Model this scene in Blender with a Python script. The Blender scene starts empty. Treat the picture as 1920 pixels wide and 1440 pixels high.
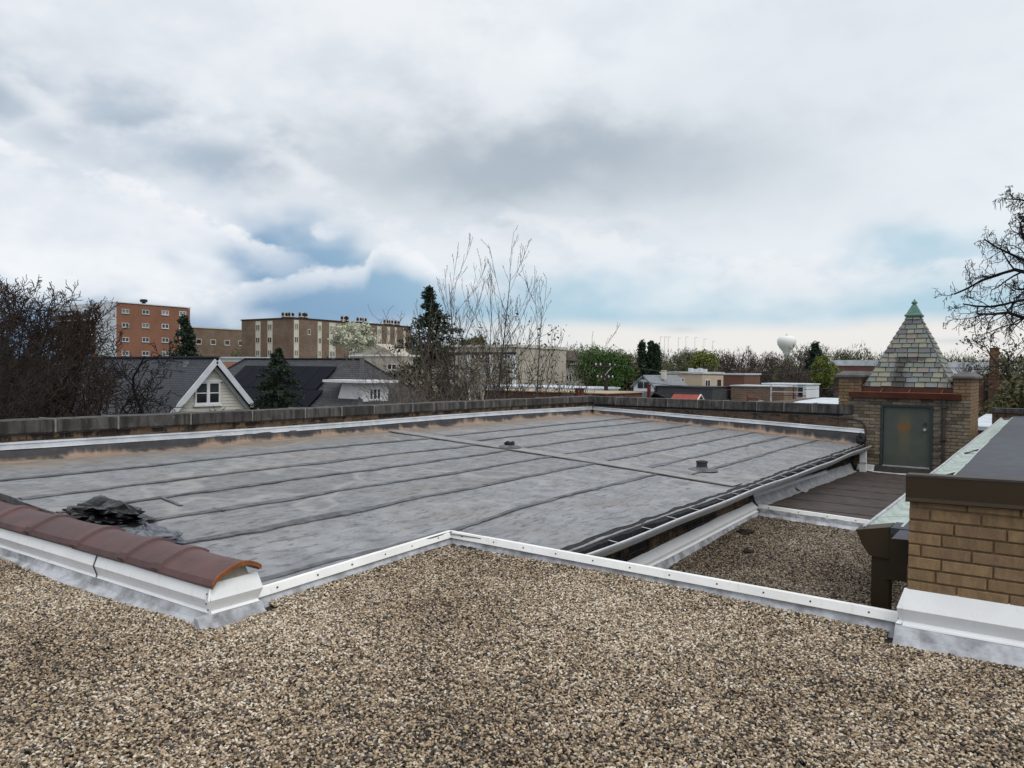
import bpy, bmesh, math, random
import numpy as np
from mathutils import Vector, Matrix

random.seed(7); rng = np.random.default_rng(7)
scene = bpy.context.scene
COL = scene.collection

# ------------------------------------------------------------------ camera
EYE = 1.6; FPX = 1450.0
AZ = math.radians(35); PIT = math.atan(26/1450); ROL = math.atan(0.0112)
Rw = np.array([math.cos(AZ), math.sin(AZ), 0]); Fw = np.array([-math.sin(AZ), math.cos(AZ), 0]); Zw = np.array([0, 0, 1.0])
cf = Fw*math.cos(PIT) - Zw*math.sin(PIT); cu0 = Zw*math.cos(PIT) + Fw*math.sin(PIT)
cr = math.cos(ROL)*Rw + math.sin(ROL)*cu0; cu = -math.sin(ROL)*Rw + math.cos(ROL)*cu0
CAM = np.array([0, 0, EYE])
cam = bpy.data.cameras.new('camera'); camo = bpy.data.objects.new('camera', cam); COL.objects.link(camo)
cam.sensor_fit = 'HORIZONTAL'; cam.sensor_width = 36; cam.lens = 36*FPX/1920
cam.clip_start = 0.05; cam.clip_end = 6000
camo.matrix_world = Matrix(((cr[0], cu[0], -cf[0], 0), (cr[1], cu[1], -cf[1], 0), (cr[2], cu[2], -cf[2], EYE), (0, 0, 0, 1)))
scene.camera = camo

# a photo pixel gives a direction; distance comes from the plane the thing stands on
def pdir(x, y): return cf + cr*(x-960)/FPX - cu*(y-720)/FPX
def atz(x, y, z): v = pdir(x, y); return CAM + v*(z-EYE)/v[2]
def aty(x, y, Y): v = pdir(x, y); return CAM + v*Y/v[1]
def atx(x, y, X): v = pdir(x, y); return CAM + v*X/v[0]
def atd(x, y, D): return CAM + pdir(x, y)*D
def proj(p):
    q = np.asarray(p)-CAM; w = q@cf
    return 960+FPX*(q@cr)/w, 720-FPX*(q@cu)/w

# ------------------------------------------------------------------ world
world = bpy.data.worlds.new('World'); scene.world = world; world.use_nodes = True
wt = world.node_tree; wt.nodes.clear()
class NT:
    def __init__(s, t): s.t = t
    def n(s, typ, **kw):
        nd = s.t.nodes.new(typ)
        for k, v in kw.items(): setattr(nd, k, v)
        return nd
    def put(s, sock, v):
        if hasattr(v, 'is_output') or isinstance(v, bpy.types.NodeSocket): s.t.links.new(v, sock)
        elif v is not None: sock.default_value = v
    def m(s, op, a, b=None, c=None, clamp=False):
        nd = s.n('ShaderNodeMath', operation=op, use_clamp=clamp)
        s.put(nd.inputs[0], a)
        if b is not None: s.put(nd.inputs[1], b)
        if c is not None: s.put(nd.inputs[2], c)
        return nd.outputs[0]
    def vm(s, op, a, b=None):
        nd = s.n('ShaderNodeVectorMath', operation=op); s.put(nd.inputs[0], a)
        if b is not None: s.put(nd.inputs[1], b)
        return nd.outputs['Value'] if op == 'DOT_PRODUCT' else nd.outputs[0]
    def mix(s, f, a, b, blend='MIX'):
        nd = s.n('ShaderNodeMix', data_type='RGBA', blend_type=blend)
        s.put(nd.inputs[0], f)
        for k, v in ((6, a), (7, b)):
            if isinstance(v, tuple) and len(v) == 3: v = v+(1,)
            s.put(nd.inputs[k], v)
        return nd.outputs[2]
    def noise(s, vec, scale, detail=4, rough=.55, dist=0.0):
        nd = s.n('ShaderNodeTexNoise'); s.put(nd.inputs['Vector'], vec)
        nd.inputs['Scale'].default_value = scale; nd.inputs['Detail'].default_value = detail
        nd.inputs['Roughness'].default_value = rough; nd.inputs['Distortion'].default_value = dist
        return nd.outputs[0]
    def ramp(s, f, stops, interp='LINEAR'):
        nd = s.n('ShaderNodeValToRGB'); nd.color_ramp.interpolation = interp
        e = nd.color_ramp.elements
        while len(e) < len(stops): e.new(0.5)
        for el, (p, c) in zip(e, stops):
            el.position = p; el.color = c+(1,) if len(c) == 3 else c
        s.put(nd.inputs[0], f); return nd.outputs[0]
    def ss(s, x, lo, hi):
        nd = s.n('ShaderNodeMapRange', interpolation_type='SMOOTHSTEP'); s.put(nd.inputs[0], x)
        s.put(nd.inputs[1], lo); s.put(nd.inputs[2], hi); nd.inputs[3].default_value = 0; nd.inputs[4].default_value = 1
        return nd.outputs[0]
    def mr(s, x, a, b, c, d):
        nd = s.n('ShaderNodeMapRange'); s.put(nd.inputs[0], x)
        for i, v in enumerate((a, b, c, d)): nd.inputs[i+1].default_value = v
        return nd.outputs[0]

SUN_EL, SUN_AZ = math.radians(52), math.radians(110)     # azimuth clockwise from +Y
w = NT(wt)
tc = w.n('ShaderNodeTexCoord').outputs['Generated']
sky = w.n('ShaderNodeTexSky', sky_type='NISHITA', sun_disc=False, sun_elevation=SUN_EL, sun_rotation=SUN_AZ)
lat = w.vm('DOT_PRODUCT', tc, tuple(Rw)); fwd = w.vm('DOT_PRODUCT', tc, tuple(Fw)); up = w.vm('DOT_PRODUCT', tc, (0, 0, 1))
az = w.m('MULTIPLY', w.m('ARCTAN2', lat, fwd), 57.2958)
el = w.m('MULTIPLY', w.m('ARCSINE', up), 57.2958)
stretch = w.n('ShaderNodeMapping'); w.put(stretch.inputs[0], tc); stretch.inputs['Scale'].default_value = (1, 1, 1.75)
q = stretch.outputs[0]
nA = w.noise(q, 3.2, 4, .55)
nB = w.noise(q, 7.5, 4, .56)
nC = w.noise(q, 1.9, 2, .5)
nD = w.noise(q, 13, 4, .62)
def gauss(a0, e0, sa, se, warp=1.0):
    da = w.m('DIVIDE', w.m('SUBTRACT', w.m('ADD', az, w.m('MULTIPLY', w.m('SUBTRACT', nA, .5), 30*warp)), a0), sa)
    de = w.m('DIVIDE', w.m('SUBTRACT', w.m('ADD', el, w.m('MULTIPLY', w.m('SUBTRACT', nB, .5), 9*warp)), e0), se)
    r2 = w.m('ADD', w.m('MULTIPLY', da, da), w.m('MULTIPLY', de, de))
    return w.m('EXPONENT', w.m('MULTIPLY', r2, -1.0))
def bank(a_pts, thick, nz, amp, sharp, a0=(-60, -50), a1=(60, 50)):
    """heaped cloud bank: crisp crown that follows a height curve over azimuth, fading downward"""
    cv = w.n('ShaderNodeFloatCurve'); c = cv.mapping.curves[0]
    pts = [((a+45)/90, e/30) for a, e in a_pts]
    c.points[0].location = pts[0]; c.points[1].location = pts[-1]
    for p_ in pts[1:-1]: c.points.new(*p_)
    cv.mapping.update()
    w.put(cv.inputs[1], w.mr(az, -45, 45, 0, 1))
    top = w.m('MULTIPLY', cv.outputs[0], 30)
    top = w.m('ADD', top, w.m('MULTIPLY', w.m('SUBTRACT', nz, .5), amp))
    d = w.m('SUBTRACT', top, el)
    win = w.m('MULTIPLY', w.ss(az, a0[0], a0[1]), w.ss(az, a1[0], a1[1]))
    return w.m('MULTIPLY', win, w.m('MULTIPLY', w.ss(d, 0.0, sharp), w.m('SUBTRACT', 1.0, w.ss(d, sharp, thick))))
blue = w.mix(w.ss(az, 10, -26), (.44, .64, .76), (.20, .35, .55))
blue = w.mix(w.m('MULTIPLY', w.ss(el, 8, 0), w.ss(az, 2, -18)), blue, (.19, .33, .53))
white = w.mix(w.ss(nB, .3, .7), (.80, .84, .89), (.97, .99, 1.01))
hi = w.ss(el, 26, 45)
# high overcast deck, breaking up towards the horizon
cover = w.ss(w.m('ADD', w.m('ADD', w.m('MULTIPLY', nA, 1.5), w.m('MULTIPLY', nC, 1.0)), w.m('ADD', w.m('MULTIPLY', w.m('MINIMUM', el, 30), .050), w.m('MULTIPLY', w.ss(az, -25, 15), .12))), 1.52, 1.88)
c = w.mix(w.m('MULTIPLY', cover, .95), blue, white)
# thin veil lower down on the right
c = w.mix(w.m('MULTIPLY', w.m('MULTIPLY', w.ss(az, -8, 16), .42), w.ss(nB, .30, .66)), c, (.73, .82, .88))
# grey undersides
g1 = gauss(.5, 14.6, 17, 3.9, .9); g2 = gauss(-22, 14.6, 9, 2.2, .9); g3 = gauss(-35, 16.5, 6, 2.0, .7)
grey = w.m('MAXIMUM', w.m('MULTIPLY', g1, .95), w.m('MAXIMUM', w.m('MULTIPLY', g2, .9), g3))
c = w.mix(w.m('MULTIPLY', grey, .93), c, w.mix(w.ss(az, -8, -26), (.39, .46, .53), (.33, .43, .54)))
c = w.mix(w.m('MULTIPLY', w.ss(nC, .50, .66), w.m('MULTIPLY', w.ss(el, 14, 20), .22)), c, (.62, .67, .74))
# heaped banks along the left and the middle
b1 = bank([(-45, 15.8), (-33, 13.9), (-27, 12.6), (-20, 10.0), (-16, 8.2), (-8, 6), (45, 0)], 2.7, nD, 3.2, .7, a1=(-13, -19.5))
b2 = bank([(-45, 4), (-24, 5), (-16, 7.0), (-11, 7.7), (-9.6, 9.4), (-7.5, 8.8), (-5, 7.2), (0, 6.7), (4, 6), (45, 0)], 2.4, nD, 2.6, .6, a0=(-30, -20), a1=(5, -5))
b3 = bank([(-45, 9), (-2, 9), (2, 9), (6, 10.5), (12, 9.5), (18, 8.5), (26, 8), (45, 7)], 3.4, nD, 4.6, 1.0, a0=(-5, 8))
b4 = bank([(-45, 21), (-36, 20), (-28, 16.5), (-22, 17.5), (-12, 13.4), (-8, 11.8), (-2, 12), (8, 12), (45, 14)], 3.6, nB, 7.0, 1.6, a1=(22, -2))
puff = w.m('MULTIPLY', w.ss(w.m('MULTIPLY', gauss(-13.6, 9.7, 1.7, 1.0, .10), w.m('ADD', .1, w.m('MULTIPLY', nD, 1.8))), .44, .80), .6)
cum = w.m('MAXIMUM', w.m('MULTIPLY', b1, .90), w.m('MAXIMUM', w.m('MULTIPLY', b2, .72), w.m('MAXIMUM', w.m('MULTIPLY', b3, .55), w.m('MAXIMUM', puff, w.m('MULTIPLY', b4, .55)))))
c = w.mix(cum, c, w.mix(w.ss(nD, .38, .62), (.70, .76, .84), (.93, .945, .97)))
# clear blue strip low on the left
low = w.m('MULTIPLY', w.ss(w.m('ADD', el, w.m('MULTIPLY', w.m('SUBTRACT', nB, .5), 7)), 5.0, 1.2), w.ss(az, 2, -24))
c = w.mix(w.m('MULTIPLY', low, .72), c, w.mix(w.ss(nB, .35, .65), (.17, .31, .53), (.34, .48, .64)))
# bright clear band over the horizon, right of the middle
band = w.m('MULTIPLY', w.ss(w.m('ADD', el, w.m('MULTIPLY', w.m('SUBTRACT', nA, .5), 2.4)), 4.3, 2.9), w.ss(az, -17, 9))
c = w.mix(w.m('MULTIPLY', band, .93), c, (.90, .87, .835))
wisp = w.m('MAXIMUM', gauss(12.5, 3.0, 1.2, .25, .05), gauss(30, 2.2, 2.2, .2, .05))
c = w.mix(w.m('MULTIPLY', wisp, .4), c, (.50, .57, .66))
# overcast brightens towards the zenith
c = w.mix(hi, c, w.mix(nA, (.95, .98, 1.02), (1.25, 1.27, 1.30)))
# below the horizon: dull ground bounce
c = w.mix(w.ss(el, -.5, -3), c, (.22, .21, .2))
scaled = w.vm('SCALE', c); scaled.node.inputs['Scale'].default_value = 10.0
fin = w.mix(.95, sky.outputs[0], scaled)
bg = w.n('ShaderNodeBackground'); w.put(bg.inputs[0], fin); bg.inputs[1].default_value = 0.1
wo = w.n('ShaderNodeOutputWorld'); wt.links.new(bg.outputs[0], wo.inputs[0])

sun = bpy.data.lights.new('sun', 'SUN'); sun.energy = 1.2; sun.angle = math.radians(30); sun.color = (1, .96, .9)
suno = bpy.data.objects.new('sun', sun); COL.objects.link(suno)
sd = Vector((math.sin(SUN_AZ)*math.cos(SUN_EL), math.cos(SUN_AZ)*math.cos(SUN_EL), math.sin(SUN_EL)))
suno.rotation_euler = sd.to_track_quat('Z', 'Y').to_euler(); suno.location = (0, 0, 60)
scene.view_settings.view_transform = 'Standard'; scene.view_settings.look = 'None'
scene.view_settings.exposure = 0.0; scene.view_settings.gamma = 1

# ------------------------------------------------------------------ materials
def mat(name, base, var=None, scale=6.0, rough=.8, bump=0.0, bscale=40, spec=.3, metal=0.0, rnd=0.0, detail=5, stops=None, stretch_=None, coord='pos', extra=None, trans=0.0):
    """noise-mixed procedural material; base / var are the two colours, rnd = brightness spread per piece"""
    m_ = bpy.data.materials.new(name); m_.use_nodes = True
    t = NT(m_.node_tree); b = m_.node_tree.nodes['Principled BSDF']
    pos = t.n('ShaderNodeNewGeometry').outputs['Position'] if coord == 'pos' else t.n('ShaderNodeTexCoord').outputs['Object']
    if stretch_:
        mp = t.n('ShaderNodeMapping'); t.put(mp.inputs[0], pos); mp.inputs['Scale'].default_value = stretch_; pos = mp.outputs[0]
    nz = t.noise(pos, scale, detail, .62)
    if stops: c_ = t.ramp(nz, stops)
    else: c_ = t.mix(t.ss(nz, .3, .7), base, var if var else tuple(x*.7 for x in base))
    if rnd:
        r_ = t.n('ShaderNodeObjectInfo').outputs['Random']
        c_ = t.mix(1.0, c_, t.ramp(r_, [(0, (1-rnd,)*3), (1, (1+rnd,)*3)]), 'MULTIPLY')
    if extra: c_ = extra(t, pos, c_)
    t.put(b.inputs['Base Color'], c_)
    b.inputs['Roughness'].default_value = rough; b.inputs['Metallic'].default_value = metal
    b.inputs['Specular IOR Level'].default_value = spec
    if bump:
        bn = t.n('ShaderNodeBump'); bn.inputs['Strength'].default_value = bump; bn.inputs['Distance'].default_value = .01
        t.put(bn.inputs['Height'], t.noise(pos, bscale, 6, .65)); t.put(b.inputs['Normal'], bn.outputs[0])
    return m_
def attr_extra(colA, name='h', f=None):
    return None

# ------------------------------------------------------------------ mesh helpers
WLOC = {}
def wl(o): return WLOC.get(o.name, np.zeros(3)) if o else np.zeros(3)
class MB:
    def __init__(s): s.v = []; s.f = []; s.a = []
    def add(s, vs, fs, h=None):
        o = len(s.v); s.v += [tuple(map(float, p)) for p in vs]; s.f += [tuple(i+o for i in f) for f in fs]
        s.a += list(h) if h is not None else [0.0]*len(vs)
        return s
    def box(s, x0, x1, y0, y1, z0, z1):
        return s.add([(x0, y0, z0), (x1, y0, z0), (x1, y1, z0), (x0, y1, z0), (x0, y0, z1), (x1, y0, z1), (x1, y1, z1), (x0, y1, z1)],
                     [(0, 3, 2, 1), (4, 5, 6, 7), (0, 1, 5, 4), (1, 2, 6, 5), (2, 3, 7, 6), (3, 0, 4, 7)])
    def prism(s, poly, ext):
        n = len(poly); e = np.asarray(ext, float); P = [np.asarray(p, float) for p in poly]
        return s.add(P+[p+e for p in P], [tuple(range(n))[::-1], tuple(range(n, 2*n))]+[(i, (i+1) % n, n+(i+1) % n, n+i) for i in range(n)])
    def bar(s, p0, p1, wd, ht, upv=(0, 0, 1)):
        p0 = np.asarray(p0, float); p1 = np.asarray(p1, float); d = p1-p0; d = d/np.linalg.norm(d)
        u_ = np.asarray(upv, float); sx = np.cross(d, u_)
        if np.linalg.norm(sx) < 1e-6: sx = np.cross(d, (1, 0, 0))
        sx = sx/np.linalg.norm(sx); u_ = np.cross(sx, d)
        a = sx*wd/2; b = u_*ht/2
        return s.prism([p0-a-b, p0+a-b, p0+a+b, p0-a+b], p1-p0)
    def tube(s, pts, rad, n=6, cap=True):
        pts = [np.asarray(p, float) for p in pts]; k = len(pts)
        if np.isscalar(rad): rad = [rad]*k
        vs = []; ref = np.array([0.31, 0.17, 0.93])
        for i, p in enumerate(pts):
            d = pts[min(i+1, k-1)]-pts[max(i-1, 0)]; d = d/(np.linalg.norm(d)+1e-9)
            a = np.cross(d, ref)
            if np.linalg.norm(a) < .05: a = np.cross(d, (1, 0, 0))
            a = a/np.linalg.norm(a); b = np.cross(d, a)
            for j in range(n):
                t = 2*math.pi*j/n; vs.append(p+rad[i]*(math.cos(t)*a+math.sin(t)*b))
        fs = [(i*n+j, i*n+(j+1) % n, (i+1)*n+(j+1) % n, (i+1)*n+j) for i in range(k-1) for j in range(n)]
        if cap: fs += [tuple(range(n))[::-1], tuple(range((k-1)*n, k*n))]
        return s.add(vs, fs)
    def lathe(s, c, prof, n=16):
        vs = []
        for r, z in prof:
            for j in range(n):
                t = 2*math.pi*j/n; vs.append((c[0]+r*math.cos(t), c[1]+r*math.sin(t), c[2]+z))
        k = len(prof)
        fs = [(i*n+j, i*n+(j+1) % n, (i+1)*n+(j+1) % n, (i+1)*n+j) for i in range(k-1) for j in range(n)]
        fs += [tuple(range(n))[::-1], tuple(range((k-1)*n, k*n))]
        return s.add(vs, fs)
    def loft(s, prof, axis, ts, fn=None, closed=True, h=None):
        """sweep a 2-D profile (a, z) along X or Y through stations ts; fn(a,t,z,i)->(a,t,z) bends it"""
        n = len(prof); vs = []; hh = []
        for t in ts:
            for i, (a, z) in enumerate(prof):
                A, T, Zz = fn(a, t, z, i) if fn else (a, t, z)
                vs.append((A, T, Zz) if axis == 'Y' else (T, A, Zz)); hh.append(h[i] if h else 0)
        m_ = n if closed else n-1
        fs = [(i*n+j, i*n+(j+1) % n, (i+1)*n+(j+1) % n, (i+1)*n+j) for i in range(len(ts)-1) for j in range(m_)]
        if closed: fs += [tuple(range(n))[::-1], tuple(range((len(ts)-1)*n, len(ts)*n))]
        return s.add(vs, fs, hh)
    def build(s, name, m_=None, parent=None, smooth=False, fixn=True):
        off = wl(parent)
        me = bpy.data.meshes.new(name)
        va = np.asarray(s.v, float)
        if parent is not None: va = va-off
        me.from_pydata(va.tolist(), [], s.f); me.update()
        if any(s.a):
            at = me.attributes.new('h', 'FLOAT', 'POINT'); at.data.foreach_set('value', np.asarray(s.a, np.float32))
        if fixn and len(s.f) < 60000:
            bm = bmesh.new(); bm.from_mesh(me); bmesh.ops.recalc_face_normals(bm, faces=bm.faces); bm.to_mesh(me); bm.free()
        if smooth: me.polygons.foreach_set('use_smooth', [True]*len(me.polygons))
        return link(name, me, m_, parent)
def link(name, me, m_, parent, loc=None, rot=None, scl=None):
    o = bpy.data.objects.new(name, me); COL.objects.link(o)
    if m_ is not None and len(me.materials) == 0: me.materials.append(m_)
    if parent is not None: o.parent = parent
    WLOC[o.name] = wl(parent)
    if loc is not None: o.location = Vector(np.asarray(loc, float)-wl(parent)); WLOC[o.name] = np.asarray(loc, float)
    if rot is not None: o.rotation_euler = rot
    if scl is not None: o.scale = scl
    return o
def thing(name, label, cat, loc=(0, 0, 0), group=None):
    o = bpy.data.objects.new(name, None); COL.objects.link(o); o.location = loc; o.empty_display_size = .1
    WLOC[o.name] = np.asarray(loc, float)
    return tag(o, label, cat, group)
def tag(o, label=None, cat=None, group=None, kind=None):
    if label: o['label'] = label
    if cat: o['category'] = cat
    if group: o['group'] = group
    if kind: o['kind'] = kind
    return o
def S(o): o['kind'] = 'structure'; return o
def chamfer_box(name, dx, dy, dz, c_=.006, jit=0.0):
    bm = bmesh.new(); bmesh.ops.create_cube(bm, size=1)
    for v_ in bm.verts: v_.co = Vector((v_.co.x*dx, v_.co.y*dy, v_.co.z*dz))
    bmesh.ops.bevel(bm, geom=list(bm.edges), offset=c_, segments=1, affect='EDGES')
    if jit:
        for v_ in bm.verts: v_.co += Vector((random.uniform(-jit, jit), random.uniform(-jit, jit), random.uniform(-jit, jit)))
    me = bpy.data.meshes.new(name); bm.to_mesh(me); bm.free(); return me
def vnoise(p, seed=0):
    """cheap smooth value noise for shaping"""
    from mathutils import noise as mn
    return mn.noise(Vector((p[0]+seed*13.7, p[1]-seed*5.1, p[2]+seed*3.3)))
# ------------------------------------------------------------------ materials used on the roofs
def tile_extra(t, pos, c_):
    d_ = t.ss(t.noise(pos, 2.2, 6, .6), .46, .68); l_ = t.ss(t.noise(pos, 34, 4, .7), .64, .72)
    c_ = t.mix(t.m('MULTIPLY', d_, .65), c_, (.045, .028, .028))
    return t.mix(t.m('MULTIPLY', l_, .35), c_, (.20, .17, .15))
M = {}
def membrane_extra(t, pos, c_):
    n1 = t.noise(pos, 1.1, 5, .6); n2 = t.noise(pos, 26, 4, .7)
    mp = t.n('ShaderNodeMapping'); t.put(mp.inputs[0], pos); mp.inputs['Scale'].default_value = (7, 2.0, 1)
    n3 = t.noise(mp.outputs[0], 2.6, 6, .75)
    c_ = t.mix(t.m('MULTIPLY', t.ss(n1, .48, .72), .5), c_, (.215, .185, .165))
    c_ = t.mix(t.m('MULTIPLY', t.ss(n3, .50, .64), .80), c_, (.062, .064, .070))
    c_ = t.mix(t.m('MULTIPLY', t.ss(n2, .5, .8), .30), c_, (.36, .37, .385))
    n5 = t.noise(pos, .62, 3, .45)
    ring = t.m('MULTIPLY', t.ss(n5, .565, .58), t.ss(n5, .615, .585)); inner = t.ss(n5, .58, .62)
    c_ = t.mix(t.m('MULTIPLY', ring, .38), c_, (.36, .345, .325)); c_ = t.mix(t.m('MULTIPLY', inner, .30), c_, (.10, .10, .105))
    sp = t.n('ShaderNodeSeparateXYZ'); t.put(sp.inputs[0], pos)      # silt washed down against the left parapet
    silt = t.ss(t.m('ADD', sp.outputs[0], t.m('MULTIPLY', t.m('SUBTRACT', n1, .5), 1.6)), -8.9, -9.7)
    return t.mix(t.m('MULTIPLY', silt, .6), c_, (.27, .215, .165))
M['membrane'] = mat('weathered_roof_membrane', (.245, .252, .262), (.155, .160, .170), 4, rough=.6, bump=.35, bscale=30, spec=.45, extra=membrane_extra, rnd=.10)
M['tar'] = mat('roofing_tar', (.014, .014, .016), (.032, .031, .033), 14, rough=.75, bump=.5, bscale=50, spec=.2)
M['seam'] = mat('seam_bitumen', (.045, .047, .054), (.135, .14, .15), 7, rough=.6, bump=.4, bscale=60, spec=.45)
M['bandm'] = mat('cover_strip', (.29, .29, .285), (.20, .20, .198), 5, rough=.65, bump=.3, bscale=40)
M['brown_roof'] = mat('brown_cap_sheet', (.075, .058, .050), (.040, .034, .032), 5, rough=.75, bump=.4, bscale=60, rnd=.08)
M['dark_roof'] = mat('dark_cap_sheet', (.050, .056, .072), (.035, .038, .047), 6, rough=.6, bump=.3, bscale=70, rnd=.10, spec=.4)
def dirty(t, pos, c_):
    mp = t.n('ShaderNodeMapping'); t.put(mp.inputs[0], pos); mp.inputs['Scale'].default_value = (6, 6, 1.2)
    return t.mix(t.m('MULTIPLY', t.ss(t.noise(mp.outputs[0], 3, 6, .65), .56, .8), .32), c_, (.30, .28, .26))
M['white_metal'] = mat('white_painted_metal', (.84, .85, .86), (.77, .78, .79), 3, rough=.42, bump=.35, bscale=2.2, spec=.45, extra=dirty)
M['white_trim'] = mat('white_trim_bar', (.86, .86, .85), (.76, .76, .74), 3, rough=.5, spec=.4, extra=dirty)
M['silver'] = mat('silver_roof_coating', (.50, .51, .54), (.30, .31, .33), 8, rough=.5, metal=.15, bump=.5, bscale=20)
M['pale_flash'] = mat('pale_coated_flashing', (.50, .52, .56), (.22, .225, .235), 7, rough=.65, bump=.5, bscale=25)
M['screw'] = mat('screw_head', (.03, .03, .03), rough=.5)
M['tile'] = mat('glazed_clay_tile', (.098, .045, .043), (.072, .036, .036), 5, rough=.5, bump=.3, bscale=22, rnd=.28, extra=tile_extra, spec=.35)
M['tile_raw'] = mat('raw_clay_edge', (.30, .11, .035), (.16, .06, .03), 12, rough=.9)
M['mortar_edge'] = mat('mortar', (.36, .33, .28), (.22, .2, .17), 10, rough=.95, bump=.4)
def coping_extra(t, pos, c_):
    mp = t.n('ShaderNodeMapping'); t.put(mp.inputs[0], pos); mp.inputs['Scale'].default_value = (7, 7, .8)
    s1 = t.ss(t.noise(mp.outputs[0], 1.6, 6, .65), .40, .62)
    c_ = t.mix(t.m('MULTIPLY', s1, .85), c_, (.022, .021, .021))
    return t.mix(t.m('MULTIPLY', t.ss(t.noise(pos, 5, 5, .6), .58, .75), .5), c_, (.19, .18, .16))
M['coping'] = mat('weathered_limestone', (.105, .098, .09), (.055, .052, .05), 4, rough=.9, bump=.5, bscale=30, rnd=.28, extra=coping_extra)
M['joint'] = mat('pale_joint_mortar', (.25, .235, .21), (.17, .16, .145), 9, rough=.95)
def brick_extra_dark(t, pos, c_):
    r_ = t.n('ShaderNodeObjectInfo').outputs['Random']
    c_ = t.mix(t.m('MULTIPLY', t.ss(r_, .62, .8), .72), c_, (.040, .030, .024))
    return t.mix(t.m('MULTIPLY', t.ss(t.noise(pos, 3, 5, .6), .55, .75), .4), c_, (.04, .03, .025))
M['brick_tower'] = mat('buff_common_brick', (.265, .215, .155), (.19, .152, .11), 14, rough=.92, bump=.5, bscale=60, rnd=.35, extra=brick_extra_dark)
M['brick_tower_warm'] = mat('ochre_face_brick', (.225, .150, .080), (.16, .105, .060), 14, rough=.9, bump=.4, bscale=60, rnd=.22)
M['mortar_tower'] = mat('grey_mortar', (.23, .205, .175), (.14, .125, .105), 8, rough=.95, bump=.4)
M['brick_near'] = mat('ochre_wire_cut_brick', (.325, .215, .112), (.215, .142, .080), 22, rough=.88, bump=.8, bscale=150, rnd=.24, stretch_=(1, 1, .35),
                      extra=lambda t, pos, c_: t.mix(t.m('MULTIPLY', t.ss(t.n('ShaderNodeObjectInfo').outputs['Random'], .66, .95), .5), c_, (.155, .095, .068)))
M['mortar_near'] = mat('tan_mortar', (.215, .15, .085), (.15, .105, .06), 20, rough=.95, bump=.5, bscale=120)
M['brown_metal'] = mat('dark_brown_metal', (.046, .031, .016), (.036, .025, .014), 2, rough=.5, spec=.22)
M['verdigris'] = mat('verdigris_copper', (.43, .495, .465), (.30, .36, .335), 6, rough=.7, bump=.2)
M['verd_dark'] = mat('green_patina_cap', (.115, .225, .185), (.07, .15, .122), 7, rough=.55)
M['copper'] = mat('brown_copper', (.135, .040, .020), (.075, .026, .016), 5, rough=.45, metal=.25, spec=.5)
M['copper_edge'] = mat('copper_bead', (.24, .085, .045), (.16, .06, .035), 6, rough=.5, metal=.3)
M['stone_cap'] = mat('grey_stone_cap', (.125, .12, .12), (.085, .08, .08), 6, rough=.85, bump=.3)
M['sill'] = mat('dark_stone_sill', (.065, .058, .05), (.045, .04, .034), 8, rough=.9, bump=.4)
M['galv'] = mat('galvanised_lip', (.62, .64, .67), (.46, .48, .51), 4, rough=.35, metal=.4)
M['gutter_face'] = mat('grey_white_gutter', (.50, .51, .53), (.40, .40, .41), 3, rough=.45, extra=dirty)
M['pipe'] = mat('dark_pipe', (.05, .042, .04), (.035, .03, .03), 6, rough=.6)
M['bag'] = mat('black_plastic_bag', (.003, .003, .0035), (.005, .005, .006), 4, rough=.22, spec=.12, bump=.25, bscale=14)
M['bag_grey'] = mat('smoky_plastic_bag', (.035, .04, .055), (.10, .11, .135), 9, rough=.25, spec=.4, bump=.3, bscale=18)
M['gravel_bed'] = mat('dark_gravel_bed', (.030, .024, .019), (.055, .045, .034), 60, rough=.95, bump=1.0, bscale=90)
# tarry upstand with tan silt: 'h' runs 0 at the foot to 1 at the top
def upstand():
    m_ = mat('tarred_upstand', (.02, .02, .024), (.045, .042, .045), 6, rough=.55, bump=.3, bscale=25, spec=.45)
    t = NT(m_.node_tree); b = m_.node_tree.nodes['Principled BSDF']
    pos = t.n('ShaderNodeNewGeometry').outputs['Position']
    h = t.n('ShaderNodeAttribute', attribute_name='h').outputs['Fac']
    mpz = t.n('ShaderNodeMapping'); t.put(mpz.inputs[0], pos); mpz.inputs['Scale'].default_value = (1, 1, .12)
    n1 = t.noise(mpz.outputs[0], 1.6, 5, .65); n2 = t.noise(mpz.outputs[0], 7, 4, .6)
    reach = t.m('ADD', t.m('ADD', .42, t.m('MULTIPLY', t.ss(n1, .38, .62), .60)), t.m('MULTIPLY', t.m('SUBTRACT', n2, .5), 1.0))
    silt = t.ss(t.m('SUBTRACT', reach, h), -.05, .55)
    base = b.inputs['Base Color'].links[0].from_socket
    tan = t.mix(n2, (.24, .155, .105), (.40, .30, .225))
    t.put(b.inputs['Base Color'], t.mix(t.m('MULTIPLY', silt, .88), base, tan))
    return m_
M['upstand'] = upstand()

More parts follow.
